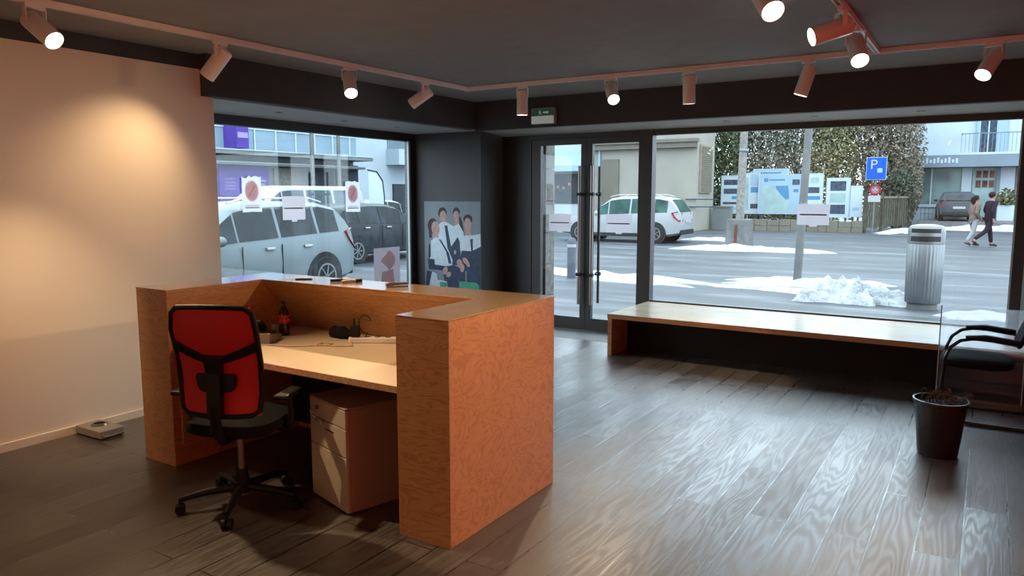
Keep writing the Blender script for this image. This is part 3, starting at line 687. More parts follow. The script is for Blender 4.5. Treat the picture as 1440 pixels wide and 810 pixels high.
spot('short lit white track spotlight above the right door leaf', -2.965, YR, (.465, -.638, -.614), SPOT)
spot('white track spotlight pointing down above the left part of the street window', -2.235, YR, (0, .098, -.995), SPOT * .8)
spot('white track spotlight leaning left, just below the red-lit one', -1.27, YR, (-.294, -.019, -.956), SPOT * .8)
spot('lit white track spotlight facing the viewer beside the track junction', XB, 5.30, (.272, -.654, -.706), SPOT, axis='y')
spot('lit white track spotlight farthest right, above the window edge', -.04, YR, (-.326, -.614, -.719), SPOT)
spot('red-lit track spotlight pointing left from the branch track', XB, 4.72, (-.81, -.49, -.31), SPOT * 1.2, 52, .8, axis='y')
spot('lit track spotlight cut off by the top edge of the photo', -.97, 3.72, (.474, -.556, -.682), SPOT, axis='y')
# added lamps outside the view, brightening the desk, red wall and back wall
spot('added unseen spotlight aimed at the reception desk, near the middle of the branch track', XB, 2.9, (-1.24, .2, -2.0), SPOT * 1.5, 55, .9, axis='y')  # added to light the desk's right face
spot('added unseen spotlight washing the red wall, at the near end of the branch track', XB, 1.2, (1, .3, -.45), SPOT * 7, 85, .9, axis='y')  # added so the red wall bounces onto tracks and lamps

spot('added unseen spotlight aimed at the back wall, left end of the long track', XL, .2, (.2, -1, -.35), SPOT * 4, 90, .9, axis='y')  # added as fill for the dark side of the room
spot('added unseen spotlight aimed at the back wall, right of the viewer', XB, .62, (.45, -1, -.4), SPOT * 6, 90, .9, axis='y')  # added so the red back wall shows in the acrylic sheet

# ------------------------------------------------------------------ poster of four people in aprons
po = thing('poster', 'poster of four people in white shirts and dark aprons on the corner pier', 'poster', (-5.68, 7.545, 1.0))
PX0, PX1, PZ1, PZ0 = -6.122, -5.243, 1.57, .40
B(PX0, PX1, 7.540, 7.55, PZ0, PZ1).build('panel', 'p_back', po)
def pp_(u, v): return (PX0 + (u - 43) / (525 - 43) * (PX1 - PX0), PZ1 - (v - 45) / (800 - 45) * (PZ1 - PZ0))
pr_ = MB(); MATS = ['p_shirt', 'p_skin', 'p_hair', 'p_dark', 'p_green', 'signwhite', 'greyline']
layer = [0]
def shape(m, pts):
    layer[0] += 1; pr_.cur = MATS.index(m); y = 7.5395 - layer[0] * .00012
    pr_.add([(pp_(*p)[0], y, pp_(*p)[1]) for p in pts], [tuple(range(len(pts)))])
def oval(m, cx, cy, rx, ry, n=18, rot=0.):
    shape(m, [(cx + rx * math.cos(t) * math.cos(rot) - ry * math.sin(t) * math.sin(rot), cy + rx * math.cos(t) * math.sin(rot) + ry * math.sin(t) * math.cos(rot)) for t in [2 * PI * i / n for i in range(n)]])
# back row
oval('p_hair', 205, 140, 38, 48); oval('p_skin', 210, 165, 29, 46); shape('p_skin', [(190, 195), (230, 195), (236, 235), (184, 235)])
oval('p_hair', 325, 130, 30, 38); shape('p_hair', [(345, 140), (372, 200), (392, 310), (372, 320), (350, 230)]); oval('p_skin', 324, 160, 25, 40); shape('p_skin', [(308, 195), (344, 195), (350, 240), (304, 240)])
shape('p_shirt', [(150, 250), (195, 215), (235, 210), (300, 245), (345, 225), (385, 290), (390, 430), (300, 470), (170, 470)])
shape('p_dark', [(222, 240), (246, 240), (276, 400), (280, 470), (252, 470)]); shape('p_dark', [(300, 380), (335, 330), (352, 370), (360, 560), (250, 560), (270, 420)])
# right man
oval('p_hair', 422, 185, 38, 38); oval('p_skin', 420, 225, 30, 50); shape('p_skin', [(398, 260), (446, 260), (452, 320), (394, 320)])
shape('p_shirt', [(360, 345), (400, 315), (450, 315), (525, 300), (528, 405), (450, 440), (380, 470)])
shape('p_dark', [(440, 345), (462, 340), (462, 440), (448, 440)])
shape('p_dark', [(375, 440), (450, 440), (528, 400), (526, 770), (360, 770), (330, 560)])
# front woman
oval('p_hair', 118, 245, 44, 62); shape('p_hair', [(78, 230), (100, 230), (112, 345), (88, 345)]); oval('p_skin', 143, 265, 36, 58, rot=-.1); shape('p_skin', [(120, 310), (165, 310), (168, 345), (112, 352)])
shape('p_shirt', [(100, 370), (140, 340), (175, 345), (245, 420), (290, 520), (285, 560), (200, 580), (130, 565), (92, 520)])
shape('p_dark', [(170, 352), (190, 358), (262, 470), (280, 550), (256, 550), (232, 450)])
shape('p_dark', [(70, 520), (130, 520), (134, 565), (250, 575), (300, 560), (380, 600), (385, 790), (240, 790), (200, 610), (80, 605)])
shape('p_hair', [(80, 410), (98, 380), (98, 500), (78, 520)])
for c in ((225, 610, 22, 34, .3), (255, 640, 18, 26, .6), (350, 545, 24, 36, -.2), (372, 580, 18, 34, .1), (400, 520, 20, 30, -.7), (420, 545, 14, 26, -.4)): oval('p_skin', c[0], c[1], c[2], c[3], rot=c[4])
shape('p_shirt', [(110, 625), (150, 640), (165, 770), (75, 770)]); shape('p_dark', [(60, 620), (105, 625), (75, 770), (50, 740)])
shape('p_shirt', [(150, 700), (175, 690), (240, 700), (246, 780), (140, 780)]); shape('p_green', [(180, 705), (240, 708), (240, 778), (178, 775)])
oval('signwhite', 312, 455, 10, 18); shape('greyline', [(398, 600), (412, 600), (410, 720), (396, 720)])
shape('p_green', [(345, 690), (490, 690), (512, 715), (512, 790), (345, 790)])
shape('signwhite', [(392, 735), (405, 745), (418, 752), (430, 745), (442, 735), (440, 755), (425, 768), (408, 768), (394, 755)])
pr_.build('print', MATS, po, fix=False)

# ------------------------------------------------------------------ notices on the glass
def jag(w, h, n=7, j=.06, teeth=None):
    pts = []
    for (a, b) in (((0, 0), (1, 0)), ((1, 0), (1, 1)), ((1, 1), (0, 1)), ((0, 1), (0, 0))):
        for k in range(n):
            t = k / n; amp = j if (a[1] == 1 and b[1] == 1) else j * .35
            x = a[0] + (b[0] - a[0]) * t; y = a[1] + (b[1] - a[1]) * t
            pts.append(((x - .5) * w * (1 + random.uniform(-amp, amp)), (y - .5) * h * (1 + random.uniform(-amp, amp) * (2 if amp == j else 1))))
    return pts
def parking_notice(label, y, z):
    t = thing('parking_notice', label, 'notice', (-6.305, y, z), 0, 'no-parking notices on the left window')
    MB().face(jag(.235, .35, 8, .05), (0, 0, 0), (0, 1, 0), (0, 0, 1)).build('paper', 'sheetwhite', t, world=False)
    MB().face([(.085 * math.cos(a), .105 * math.sin(a)) for a in [2 * PI * i / 28 for i in range(28)]], (.0015, 0, .035), (0, 1, 0), (0, 0, 1)).build('disc', 'pinkred', t, world=False)
    MB().face([(.068 * math.cos(a), .086 * math.sin(a)) for a in [2 * PI * i / 28 for i in range(28)]], (.0023, 0, .035), (0, 1, 0), (0, 0, 1)).build('disc_face', paper_mat('faded_disc', (.85, .70, .72), .8), t, world=False)
    MB().face([(-.052, -.056), (-.042, -.066), (.052, .056), (.042, .066)], (.0032, 0, .035), (0, 1, 0), (0, 0, 1)).build('slash', 'pinkred', t, world=False)
    MB().face([(-.085, -.14), (.085, -.14), (.085, -.125), (-.085, -.125)], (.0015, 0, 0), (0, 1, 0), (0, 0, 1)).face([(-.085, -.115), (.085, -.115), (.085, -.108), (-.085, -.108)], (.0015, 0, 0), (0, 1, 0), (0, 0, 1)).build('text_lines', 'paperpink', t, world=False)
parking_notice('white no-parking notice with faded red disc, left of two on the left window', 5.02, 1.655)
parking_notice('white no-parking notice with faded red disc, right of two on the left window', 6.45, 1.63)
def paper(label, o, u, w, h, group=None):
    t = thing('paper_notice', label, 'notice', o, 0, group)
    u = Vector(u); nrm = u.cross(Vector((0, 0, 1)))
    MB().face([(-w / 2, -h / 2), (-w * .12, -h / 2), (-w * .1, -h * .58), (w * .12, -h * .58), (w * .14, -h / 2), (w / 2, -h / 2), (w / 2 + .004, h / 2), (w * .1, h / 2 + .004), (-w / 2, h / 2)], (0, 0, 0), u, (0, 0, 1)).build('sheet', 'paperpink', t, world=False)
    MB().face([(-w * .42, -.008), (w * .42, -.008), (w * .42, .006), (-w * .42, .006)], nrm * .0014, u, (0, 0, 1)).build('printed_line', 'greyline', t, world=False)
paper('pale paper notice between the two no-parking notices', (-6.305, 5.56, 1.51), (0, 1, 0), .31, .25)
paper('pale paper notice taped to the left door leaf', (-4.43, 8.072, 1.315), (1, 0, 0), .30, .21, 'paper notices on the doors and street window')
paper('pale paper notice taped to the right door leaf', (-3.645, 8.072, 1.318), (1, 0, 0), .33, .21, 'paper notices on the doors and street window')
paper('pale paper notice taped to the street window in front of the pole', (-1.50, 8.074, 1.452), (1, 0, 0), .31, .21, 'paper notices on the doors and street window')
ws = thing('window_poster', 'faded reddish poster in the lower right corner of the left window', 'poster', (-6.30, 7.05, .75))
MB().face([(6.78, .43), (7.26, .43), (7.26, 1.0), (6.78, 1.0)], (-6.304, 0, 0), (0, 1, 0), (0, 0, 1)).build('sheet', paper_mat('faded_poster', (.22, .19, .21), .6), ws)
MB().face([(.10 * math.cos(a) + .03 * math.cos(3 * a), .12 * math.sin(a) + .02 * math.sin(2 * a)) for a in [2 * PI * i / 26 for i in range(26)]], (-6.3015, 7.04, .84), (0, 1, 0), (0, 0, 1)).face([(-.13, -.12), (.13, -.12), (.11, .12), (-.1, .1)], (-6.3015, 7.02, .6), (0, 1, 0), (0, 0, 1)).build('faded_figure', paper_mat('faded_red_figure', (.75, .5, .48), .8), ws)

# ================================================================== OUTSIDE
G = -.02
# ------------------------------------------------------------------ cars
def car(name, label, loc, rz, L, Wd, Hh, paint, style='suv', glass='carglass', detail=True, cat='car'):
    t = thing(name, label, cat, loc, rz)
    h = Hh
    if style == 'suv':
        st = [(.0, .42, .80, .92, .80), (.012, .32, .98, 1.06, .92), (.045, .27, 1.03, .80 * h, .97), (.085, .24, 1.04, .93 * h, 1), (.17, .22, 1.02, .985 * h, 1), (.33, .21, .99, h, 1), (.48, .21, .96, .99 * h, 1),
              (.56, .21, .95, .955 * h, 1), (.64, .21, .94, .80 * h, 1), (.715, .22, .93, 1.01, 1), (.82, .23, .91, .97, .99), (.93, .27, .83, .88, .95), (.985, .33, .68, .74, .86), (1., .42, .58, .64, .76)]
        wi = (3, 8)
    elif style == 'van':
        st = [(.0, .42, .95, 1.0, .85), (.012, .3, 1.08, .9 * h, .95), (.03, .25, 1.1, .97 * h, .98), (.08, .24, 1.1, h, 1), (.25, .22, 1.1, h, 1), (.45, .22, 1.1, h, 1), (.62, .22, 1.08, h, 1), (.70, .22, 1.08, .97 * h, 1),
              (.78, .22, 1.06, .8 * h, 1), (.86, .23, 1.04, 1.12, .99), (.94, .26, .93, 1.0, .96), (.985, .33, .72, .8, .88), (1., .42, .6, .66, .8)]
        wi = (2, 8)
    else:
        st = [(.0, .42, .78, .90, .80), (.012, .30, .93, .99, .92), (.06, .25, .97, .73 * h, .97), (.12, .22, .97, .9 * h, 1), (.2, .21, .96, .97 * h, 1), (.34, .2, .93, h, 1), (.47, .2, .91, .99 * h, 1),
              (.56, .2, .90, .93 * h, 1), (.64, .2, .89, .79 * h, 1), (.72, .21, .88, .95, 1), (.83, .23, .86, .91, .99), (.93, .27, .78, .82, .94), (.985, .33, .64, .7, .84), (1., .42, .54, .6, .74)]
        wi = (2, 8)
    x0 = -L / 2; rings = []
    for (fx, zb, zbelt, zt, wf) in st:
        w = Wd / 2 * wf; x = x0 + fx * L
        cab = max(0, min(1, (zt - zbelt) / (h - zbelt + 1e-6)))
        wt = w * (.95 - .20 * cab); q = zt - zbelt
        half = [(0, zb), (w * .86, zb), (w * .97, zb + .10 * (zbelt - zb)), (w, zb + .55 * (zbelt - zb)), (w * .985, zb + .85 * (zbelt - zb)), (w * .95, zbelt), (wt + .02 * cab, zt - .14 * q), (wt * .86, zt - .02 * q), (0, zt)]
        rings.append([Vector((x, y, z)) for y, z in half] + [Vector((x, -y, z)) for y, z in half[-2:0:-1]])
    n = len(rings[0]); mb = MB(); vs = [v for r in rings for v in r]
    fs = [(j * n + i, j * n + (i + 1) % n, (j + 1) * n + (i + 1) % n, (j + 1) * n + i) for j in range(len(rings) - 1) for i in range(n)]
    fs += [tuple(range(n - 1, -1, -1)), tuple(range((len(rings) - 1) * n, len(rings) * n))]
    mb.add(vs, fs); body = mb.build('body', paint, t, world=False, smooth=True)
    def quadpatch(nm, a, b, c, d, parent, m, inset=.06, off=.006):
        ctr = (a + b + c + d) / 4; nr = (b - a).cross(d - a).normalized()
        if nr.dot(ctr - Vector((0, 0, .7))) < 0: nr = -nr
        q = [p + (ctr - p) * inset for p in (a, b, c, d)]
        mm = MB(); mm.add([p + nr * off for p in q] + [p - nr * .01 for p in q], [(0, 1, 2, 3), (7, 6, 5, 4), (0, 1, 5, 4), (1, 2, 6, 5), (2, 3, 7, 6), (3, 0, 4, 7)])
        return mm.build(nm, m, parent, world=False)
    def sidepoint(fx, k, s_):
        for j in range(len(st) - 1):
            if st[j][0] <= fx <= st[j + 1][0]:
                u = (fx - st[j][0]) / (st[j + 1][0] - st[j][0]); p = rings[j][k].lerp(rings[j + 1][k], u); return Vector((p.x, s_ * p.y, p.z))
    # side windows: one pane per door, four-sided
    segs = {'suv': [(.10, .20), (.215, .385), (.40, .565), (.575, .665)], 'van': [(.06, .28), (.30, .50), (.52, .68), (.69, .80)], 'hatch': [(.13, .21), (.225, .385), (.40, .555), (.565, .665)]}[style]
    for s_ in (-1, 1):
        for (a, b) in segs:
            mm = MB(); k = 5; vs = []
            for off in (.006, -.004):
                for i in range(k):
                    fx = a + (b - a) * i / (k - 1)
                    p, q = sidepoint(fx, 5, s_), sidepoint(fx, 6, s_)
                    lo = p.lerp(q, .07); hi = p.lerp(q, .97); vs += [lo + Vector((0, s_ * off, off)), hi + Vector((0, s_ * off, off))]
            fs = [(2 * i, 2 * i + 2, 2 * i + 3, 2 * i + 1) for i in range(k - 1)]; fs += [tuple(2 * k + x for x in f[::-1]) for f in fs]
            fs += [(0, 1, 2 * k + 1, 2 * k), (2 * k - 2, 2 * k - 1, 4 * k - 1, 4 * k - 2)]
            mm.add(vs, fs).build('side_window', glass, t, world=False)
    # windscreen and rear window
    j = wi[1]
    for nm, j0, j1 in (('windscreen', wi[1], wi[1] + 1), ('rear_window', 1 if style != 'hatch' else 1, 3 if style != 'van' else 2)):
        a, b = rings[j0][7], rings[j1][7]; a2, b2 = Vector((a.x, -a.y, a.z)), Vector((b.x, -b.y, b.z))
        quadpatch(nm, a, a2, b2, b, t, glass, .09, .035)
    wr = .335 if style != 'hatch' else .315; wh = Wd / 2
    for fx in (.19, .80):
        for s_ in (-1, 1):
            x = x0 + fx * L
            # arch lining
            mb = MB().cyl((x, s_ * (wh - .12), wr + .01), (x, s_ * (wh + .004), wr + .01), wr + .065, n=28); mb.build('wheel_arch', 'tyre', t, world=False)
            ty = MB().lathe([(wr * .62, -.10), (wr * .93, -.10), (wr, -.07), (wr, .07), (wr * .93, .10), (wr * .62, .10)], (x, s_ * (wh - .075), wr), 28, 'y')
            wl = ty.build('wheel', 'tyre', t, world=False, smooth=True)
            rm = MB().lathe([(wr * .66, -.03), (wr * .66, .03), (wr * .58, .03), (wr * .58, -.03), (wr * .66, -.03)], (x, s_ * (wh + .01), wr), 28, 'y')
            rm.cyl((x, s_ * (wh - .03), wr), (x, s_ * (wh + .02), wr), .05, n=12)
            for k in range(7):
                a = 2 * PI * k / 7; dv = Vector((math.cos(a), 0, math.sin(a)))
                rm.obox(Vector((x, s_ * (wh + .012), wr)) + dv * wr * .34, (wr * .6, .02, .045), dv, (0, s_, 0) if abs(dv.z) > .5 else (0, s_, 0))
            rm.build('rim', 'rim', wl, world=False)
    # lamps, trim
    for s_ in (-1, 1):
        if style == 'van': tl = B(x0 - .012, x0 + .10, s_ * wh * .80 - .07, s_ * wh * .80 + .07, .8, 1.25)
        else:
            zz = st[2][2]
            tl = MB().add([Vector((x0 + a, s_ * b, c)) for a, b, c in ((-.01, wh * .55, zz - .26), (.02, wh * .93, zz - .28), (.22, wh * 1.0, zz - .12), (.30, wh * .985, zz + .03), (.10, wh * .93, zz + .08), (.03, wh * .56, zz + .02),
                          (.1, wh * .5, zz - .26), (.12, wh * .8, zz - .28), (.3, wh * .85, zz - .12), (.36, wh * .8, zz + .02), (.2, wh * .7, zz + .06), (.12, wh * .5, zz + .02))],
                [(0, 1, 2, 3, 4, 5), (11, 10, 9, 8, 7, 6)] + [(i, (i + 1) % 6, 6 + (i + 1) % 6, 6 + i) for i in range(6)])
        tl.build('tail_lamp', 'tail', t, world=False, smooth=False)
        MB().add([Vector((x0 + L * a, s_ * wh * b, c)) for a, b, c in ((.93, .97, .70), (.985, .80, .62), (.982, .5, .62), (.955, .52, .74), (.90, .97, .80), (.9, .8, .7), (.95, .6, .6), (.94, .4, .6), (.92, .45, .7), (.88, .8, .74))],
                 [(0, 1, 2, 3, 4), (9, 8, 7, 6, 5)] + [(i, (i + 1) % 5, 5 + (i + 1) % 5, 5 + i) for i in range(5)]).build('head_lamp', 'headl', t, world=False)
        xm = x0 + L * .66
        MB().ball((xm, s_ * (wh + .06), 1.02), .1, (.7, 1, .75), 10, 7).build('mirror', paint, t, world=False, smooth=True)
        for fx in (.255, .43):
            MB().box(x0 + fx * L, x0 + fx * L + .17, s_ * (wh + .004) - .02, s_ * (wh + .004) + .02, .845, .885).build('door_handle', 'dullchrome', t, world=False, bevel=.008)
        sm = MB()
        for fx in (.395, .565): sm.box(x0 + fx * L - .004, x0 + fx * L + .004, s_ * (wh + .001) - .012, s_ * (wh + .001) + .004, .32, .92)
        sm.box(x0 + .27 * L, x0 + .72 * L, s_ * wh * .985 - .01, s_ * wh * .985 + .012, .25, .34)
        sm.build('sill_trim', 'tyre', t, world=False)
        if style == 'suv': MB().tube([(x0 + .14 * L, s_ * wh * .70, h - .03), (x0 + .2 * L, s_ * wh * .70, h + .035), (x0 + .5 * L, s_ * wh * .70, h + .04), (x0 + .57 * L, s_ * wh * .70, h - .03)], .015, 6).build('roof_rail', 'dullchrome', t, world=False)
    MB().box(x0 - .02, x0 + .1, -wh * .82, wh * .82, .30, .47).build('rear_bumper', 'tyre', t, world=False, bevel=.02)
    MB().box(x0 - .022, x0 + .03, -.26, .26, .62 if style != 'suv' else .72, .73 if style != 'suv' else .83).build('number_plate', 'signwhite', t, world=False)
    MB().box(x0 + L - .06, x0 + L + .012, -wh * .6, wh * .6, .34, .48).build('grille', 'tyre', t, world=False, bevel=.01)
    return t
# heading +x local.  silver SUV: front towards -Y, rear wheel hub at (-9.23, 8.81)
WS = 1.84
car('silver_suv', 'silver estate car parked closest to the left window', (-9.21 - WS / 2 + .12, 8.36 + .31 * 4.55 - 4.55 / 2 - .24, G), R(-90 + 4), 4.55, WS, 1.58, 'silverpaint', 'suv', 'carglass')
car('dark_car', 'dark grey car behind the silver car, seen past its tail lamp', (-12.9 - .9, 13.3 - .19 * 4.5 + 2.25, G), R(90), 4.5, 1.8, 1.47, 'darkpaint', 'hatch')
car('white_van', 'white passenger van farther along the street, beyond the two nearer cars', (-17.9, 15.6, G), R(-90), 5.0, 1.9, 1.95, 'whitepaint', 'van', 'carglass_pale', cat='van')
car('white_hatchback', 'white car mostly hidden behind the silver car at the window\'s left', (-14.8, 9.4, G), R(-90), 4.3, 1.75, 1.50, 'whitepaint', 'hatch', 'carglass')
car('white_estate', 'pale car at the far end of the street, right edge of the left window', (-20.5, 22.6, G), R(90), 4.3, 1.75, 1.5, 'whitepaint', 'hatch', 'carglass')
car('white_suv', 'white car on the road beyond the doors, red tail lamp to the right', (-11.2, 25.4, G), R(180 + 3), 4.6, 1.86, 1.64, 'whitepaint', 'suv', 'greenglass')
car('grey_hatchback', 'grey hatchback parked on the snowy terrace before the white house, rear view', (-1.42, 44.6, .36), R(90 + 6), 4.1, 1.62, 1.46, 'greypaint', 'hatch')

# ------------------------------------------------------------------ snow
def snow(name, label, cx, cy, lx, ly, h, rz=0., seed=1, rough=.5, z=G, cat='snow'):
    rnd = random.Random(seed); ph = [rnd.uniform(0, 6.28) for _ in range(12)]
    blobs = [(rnd.uniform(-.95, .95), rnd.uniform(-.9, .9), rnd.uniform(.15, .6), rnd.uniform(.07, .16)) for _ in range(70)]
    nx, ny = 64, 30; mb = MB(); vs = []
    for j in range(ny + 1):
        for i in range(nx + 1):
            u, v = -1 + 2 * i / nx, -1 + 2 * j / ny
            rr = math.hypot(u, v); e = 1 + .18 * math.sin(3 * math.atan2(v, u) + ph[0]) + .12 * math.sin(7 * math.atan2(v, u) + ph[1]) + .08 * math.sin(13 * math.atan2(v, u) + ph[2])
            x, y = u * lx * e * (.8 + .2 * abs(v)), v * ly * e
            k = max(0, 1 - rr * rr)
            b = .6 + rough * (.3 * math.sin(5 * u + ph[3]) * math.cos(4 * v + ph[4]) + .14 * math.sin(11 * u + 7 * v + ph[5]) + .10 * math.sin(19 * u - 13 * v + ph[6]) + rnd.uniform(-.13, .13))
            bl = sum(a_ * math.exp(-((u - p_) ** 2 + ((v - q_) * .7) ** 2) / w_ ** 2) for p_, q_, a_, w_ in blobs)
            vs.append((x, y, h * (max(0, b) * .55 + bl * rough) * k ** .6 - .004))
    w = nx + 1
    mb.add(vs, [(j * w + i, j * w + i + 1, (j + 1) * w + i + 1, (j + 1) * w + i) for j in range(ny) for i in range(nx)])
    # underside so that the heap is closed
    o = mb.build(name, 'snow', smooth=True, fix=False); o.location = (cx, cy, z); o.rotation_euler = (0, 0, rz)
    return tag(o, label, cat)
snow('snow_heap', 'tallest lumpy snow heap beside the silver litter bin', -1.75, 12.95, 1.0, .62, .30, R(-12), 3, 1.0)
snow('snow_patch', 'slushy snow on the kerb right of the litter bin, behind the visitor chair', .1, 12.1, .7, .45, .08, R(5), 11)
snow('snow_patch', 'flat snow strip on the pavement behind the leaning pole', -2.9, 14.9, 1.6, .55, .13, R(15), 4)
snow('snow_patch', 'flat snow stripe in front of the leaning pole, towards the window', -3.0, 13.6, 1.7, .32, .08, R(-8), 5)
snow('snow_patch', 'snow bank on the kerb seen through both doors', -6.4, 13.9, 2.4, .55, .16, R(-12), 6)
snow('snow_patch', 'thin snow around the concrete foot of the grey pole', -6.0, 22.9, 2.4, .55, .22, R(5), 7)
snow('snow_patch', 'snow slope at the foot of the wooden fence and parking sign', -2.9, 38.8, .75, 3.0, .30, R(-14), 8)
snow('snow_patch', 'snow strip along the edge of the raised terrace under the grey car', .3, 41.6, 3.0, .55, .42, 0, 9)
snow('snow_patch', 'snow lying on the road edge behind the white car', -8.6, 27.5, 1.2, .5, .14, 0, 10)

# ------------------------------------------------------------------ litter bin
lb = thing('litter_bin', 'silver ribbed litter bin standing in the snow heap', 'litter bin', (-.74, 12.5, G))
def ell(z0, z1, rx, ry, n=72, rib=0.):
    return [(rx, z0), (rx, z1)]
MB().lathe([(0, 0), (.20, 0), (.20, .09), (0, .09)], n=40, sx=1, sy=.8).build('base', 'concrete', lb, world=False, smooth=True)
MB().lathe([(.225, .09), (.232, .10), (.238, .5), (.242, .95), (.235, .96), (.0, .96)], n=120, rmod=lambda a: 1 + .018 * math.cos(30 * a), sx=1, sy=.8).build('ribbed_shell', 'rim', lb, world=False, smooth=True)
MB().lathe([(.235, .96), (.244, .965), (.246, 1.14), (.238, 1.19), (.21, 1.225), (.12, 1.245), (0, 1.25)], n=48, sx=1, sy=.8).build('hood', 'rim', lb, world=False, smooth=True)
for (z0, z1, w) in ((1.0, 1.075, .19), (1.125, 1.185, .19)):
    mb = MB()
    # slot wraps the front of the hood
    pts = []
    for k in range(11):
        a = R(-90 - 50 + 100 * k / 10); pts.append((math.cos(a), math.sin(a)))
    r0 = .250 if z0 < 1.1 else .247
    mb2 = []; vs = []
    for (c, s_) in pts: vs += [(c * r0, s_ * r0 * .8, z0), (c * r0, s_ * r0 * .8, z1), (c * (r0 - .03), s_ * (r0 - .03) * .8, z1), (c * (r0 - .03), s_ * (r0 - .03) * .8, z0)]
    fs = []
    for k in range(10):
        for q in range(4): fs.append((k * 4 + q, k * 4 + (q + 1) % 4, (k + 1) * 4 + (q + 1) % 4, (k + 1) * 4 + q))
    fs += [(0, 1, 2, 3), (40, 43, 42, 41)]
    MB().add(vs, fs).build('slot', 'black', lb, world=False)

# ------------------------------------------------------------------ poles, bollard, stone pilaster
p1 = thing('street_pole', 'grey pole rising from a block of concrete', 'pole', (-6.60, 23.8, G))
MB().add([(-.36, -.36, 0), (.36, -.36, 0), (.36, .36, 0), (-.36, .36, 0), (-.32, -.32, .92), (.32, -.32, .92), (.32, .32, .92), (-.32, .32, .92)], [(0, 3, 2, 1), (4, 5, 6, 7), (0, 1, 5, 4), (1, 2, 6, 5), (2, 3, 7, 6), (3, 0, 4, 7)]).build('concrete_foot', 'concrete', p1, world=False, bevel=.03)
MB().cyl((0, 0, .9), (.1, 0, 7.5), .13, .10, n=18).build('shaft', 'stone', p1, world=False, smooth=True)
MB().box(-.05, .02, -.37, -.33, 0, .75).build('rust_streak', mat('rust', (.10, .035, .025), .9, var=.3, spec=.1), p1, world=False)
MB().lathe([(.14, 0), (.15, .02), (.15, .07), (.14, .09)], (.055, 0, 3.0), 18).build('band', 'rim', p1, world=False, smooth=True)
p2 = thing('street_pole', 'slim leaning grey pole standing in the pavement snow', 'pole', (-2.98, 14.8, G))
MB().cyl((0, 0, 0), (.16, 0, 5.5), .078, .06, n=18).build('shaft', 'polegrey', p2, world=False, smooth=True)
MB().cyl((.045, 0, 1.45), (.048, 0, 1.53), .085, n=18).build('clamp', 'rim', p2, world=False, smooth=True)
bo = thing('bollard', 'short grey bollard on the pavement behind the left door leaf', 'bollard', (-7.1, 13.45, G))
MB().lathe([(0, 0), (.09, 0), (.09, .72), (.085, .76), (.06, .80), (0, .81)], n=18).build('post', mat('bollard_grey', (.075, .078, .10), .6, spec=.12), bo, world=False, smooth=True)
MB().lathe([(.094, .62), (.094, .68)], n=18).build('band', 'signwhite', bo, world=False)
st_ = MB()
for k in range(9): st_.box(-4.98, -4.70, 8.20, 8.42, G + k * .40, G + k * .40 + .392)
struct('wall_outer_pilaster', st_, 'stone')

# ------------------------------------------------------------------ information boards
def board(label, x0, x1, z0, z1, y, bands, legs=True, face='boardwhite'):
    t = thing('information_board', label, 'information board', ((x0 + x1) / 2, y, G), 0, 'information boards across the road')
    B(x0, x1, y, y + .08, z0, z1).build('panel', face, t, bevel=.01)
    B(x0 - .03, x0, y - .01, y + .09, z0 - .03, z1 + .03).box(x1, x1 + .03, y - .01, y + .09, z0 - .03, z1 + .03).box(x0, x1, y - .01, y + .09, z1, z1 + .03).box(x0, x1, y - .01, y + .09, z0 - .03, z0).build('frame', 'boardwhite', t)
    for (a, b, c, d, m) in bands:
        w, h = x1 - x0, z1 - z0
        B(x0 + a * w, x0 + b * w, y - .006, y, z0 + c * h, z0 + d * h).build('printed_picture', m, t)
    if legs:
        for x in (x0 + .12, x1 - .12): B(x - .04, x + .04, y + .01, y + .07, G, z0).build('leg', 'boarddark', t)
    return t
yb = 38.
board('tall white information board with dark photo strips, left of the grey pole', -11.5, -10.45, .74, 2.6, yb, [(.1, .9, .76, .9, 'boarddark'), (.1, .9, .52, .66, 'boarddark'), (.5, .9, .38, .46, 'lake'), (.08, .9, .24, .3, 'boarddark'), (.08, .8, .1, .16, 'boardmap')])
board('white information board directly behind the grey pole', -10.40, -9.68, .74, 2.72, yb + .12, [(.1, .3, .1, .9, 'boardmap'), (.45, .95, .52, .66, 'lake'), (.45, .95, .12, .24, 'boarddark'), (.4, .98, .68, .98, 'boardblue')])
board('largest pale blue information board showing a map with a lake', -9.62, -7.66, .76, 2.62, yb - .1, [(.12, .22, .82, .92, 'lake'), (.24, .62, .85, .89, 'lake'), (.08, .74, .04, .72, 'boardmap'), (.80, .97, .74, .88, 'boarddark'), (.83, .95, .55, .63, 'lake'), (.76, .97, .05, .5, 'boardblue')], True, 'boardblue')
bt = [o for o in bpy.data.objects if o.name.startswith('information_board')][-1]
MB().prism([(.40, .72), (.70, .72), (.74, .38), (.66, .36), (.52, .5), (.42, .64)], (-9.62, yb - .107, .76), (1.96, 0, 0), (0, 0, 1.86), -.004).build('printed_lake', 'lake', bt)
board('pale header board rising behind the top of the map board', -10.0, -8.36, 2.1, 2.9, yb + .3, [(.1, .8, .75, .83, 'lake')], True, 'boardblue')
board('white information board right of the slim pole, above the paper notice', -7.55, -6.70, .9, 2.65, yb, [(.35, .8, .75, .9, 'boardmap'), (.15, .85, .48, .64, 'boarddark'), (.15, .9, .30, .40, 'lake')])
board('separate framed white board with three pictures, right of the paper notice', -6.50, -5.52, .62, 2.42, yb, [(.15, .85, .68, .93, 'boarddark'), (.15, .85, .38, .62, 'boardmap'), (.15, .85, .08, .32, 'boarddark')])
board('narrowest plain white board, nearest the parking sign', -5.44, -4.98, .66, 2.05, yb, [(.2, .8, .2, .3, 'boardblue')])

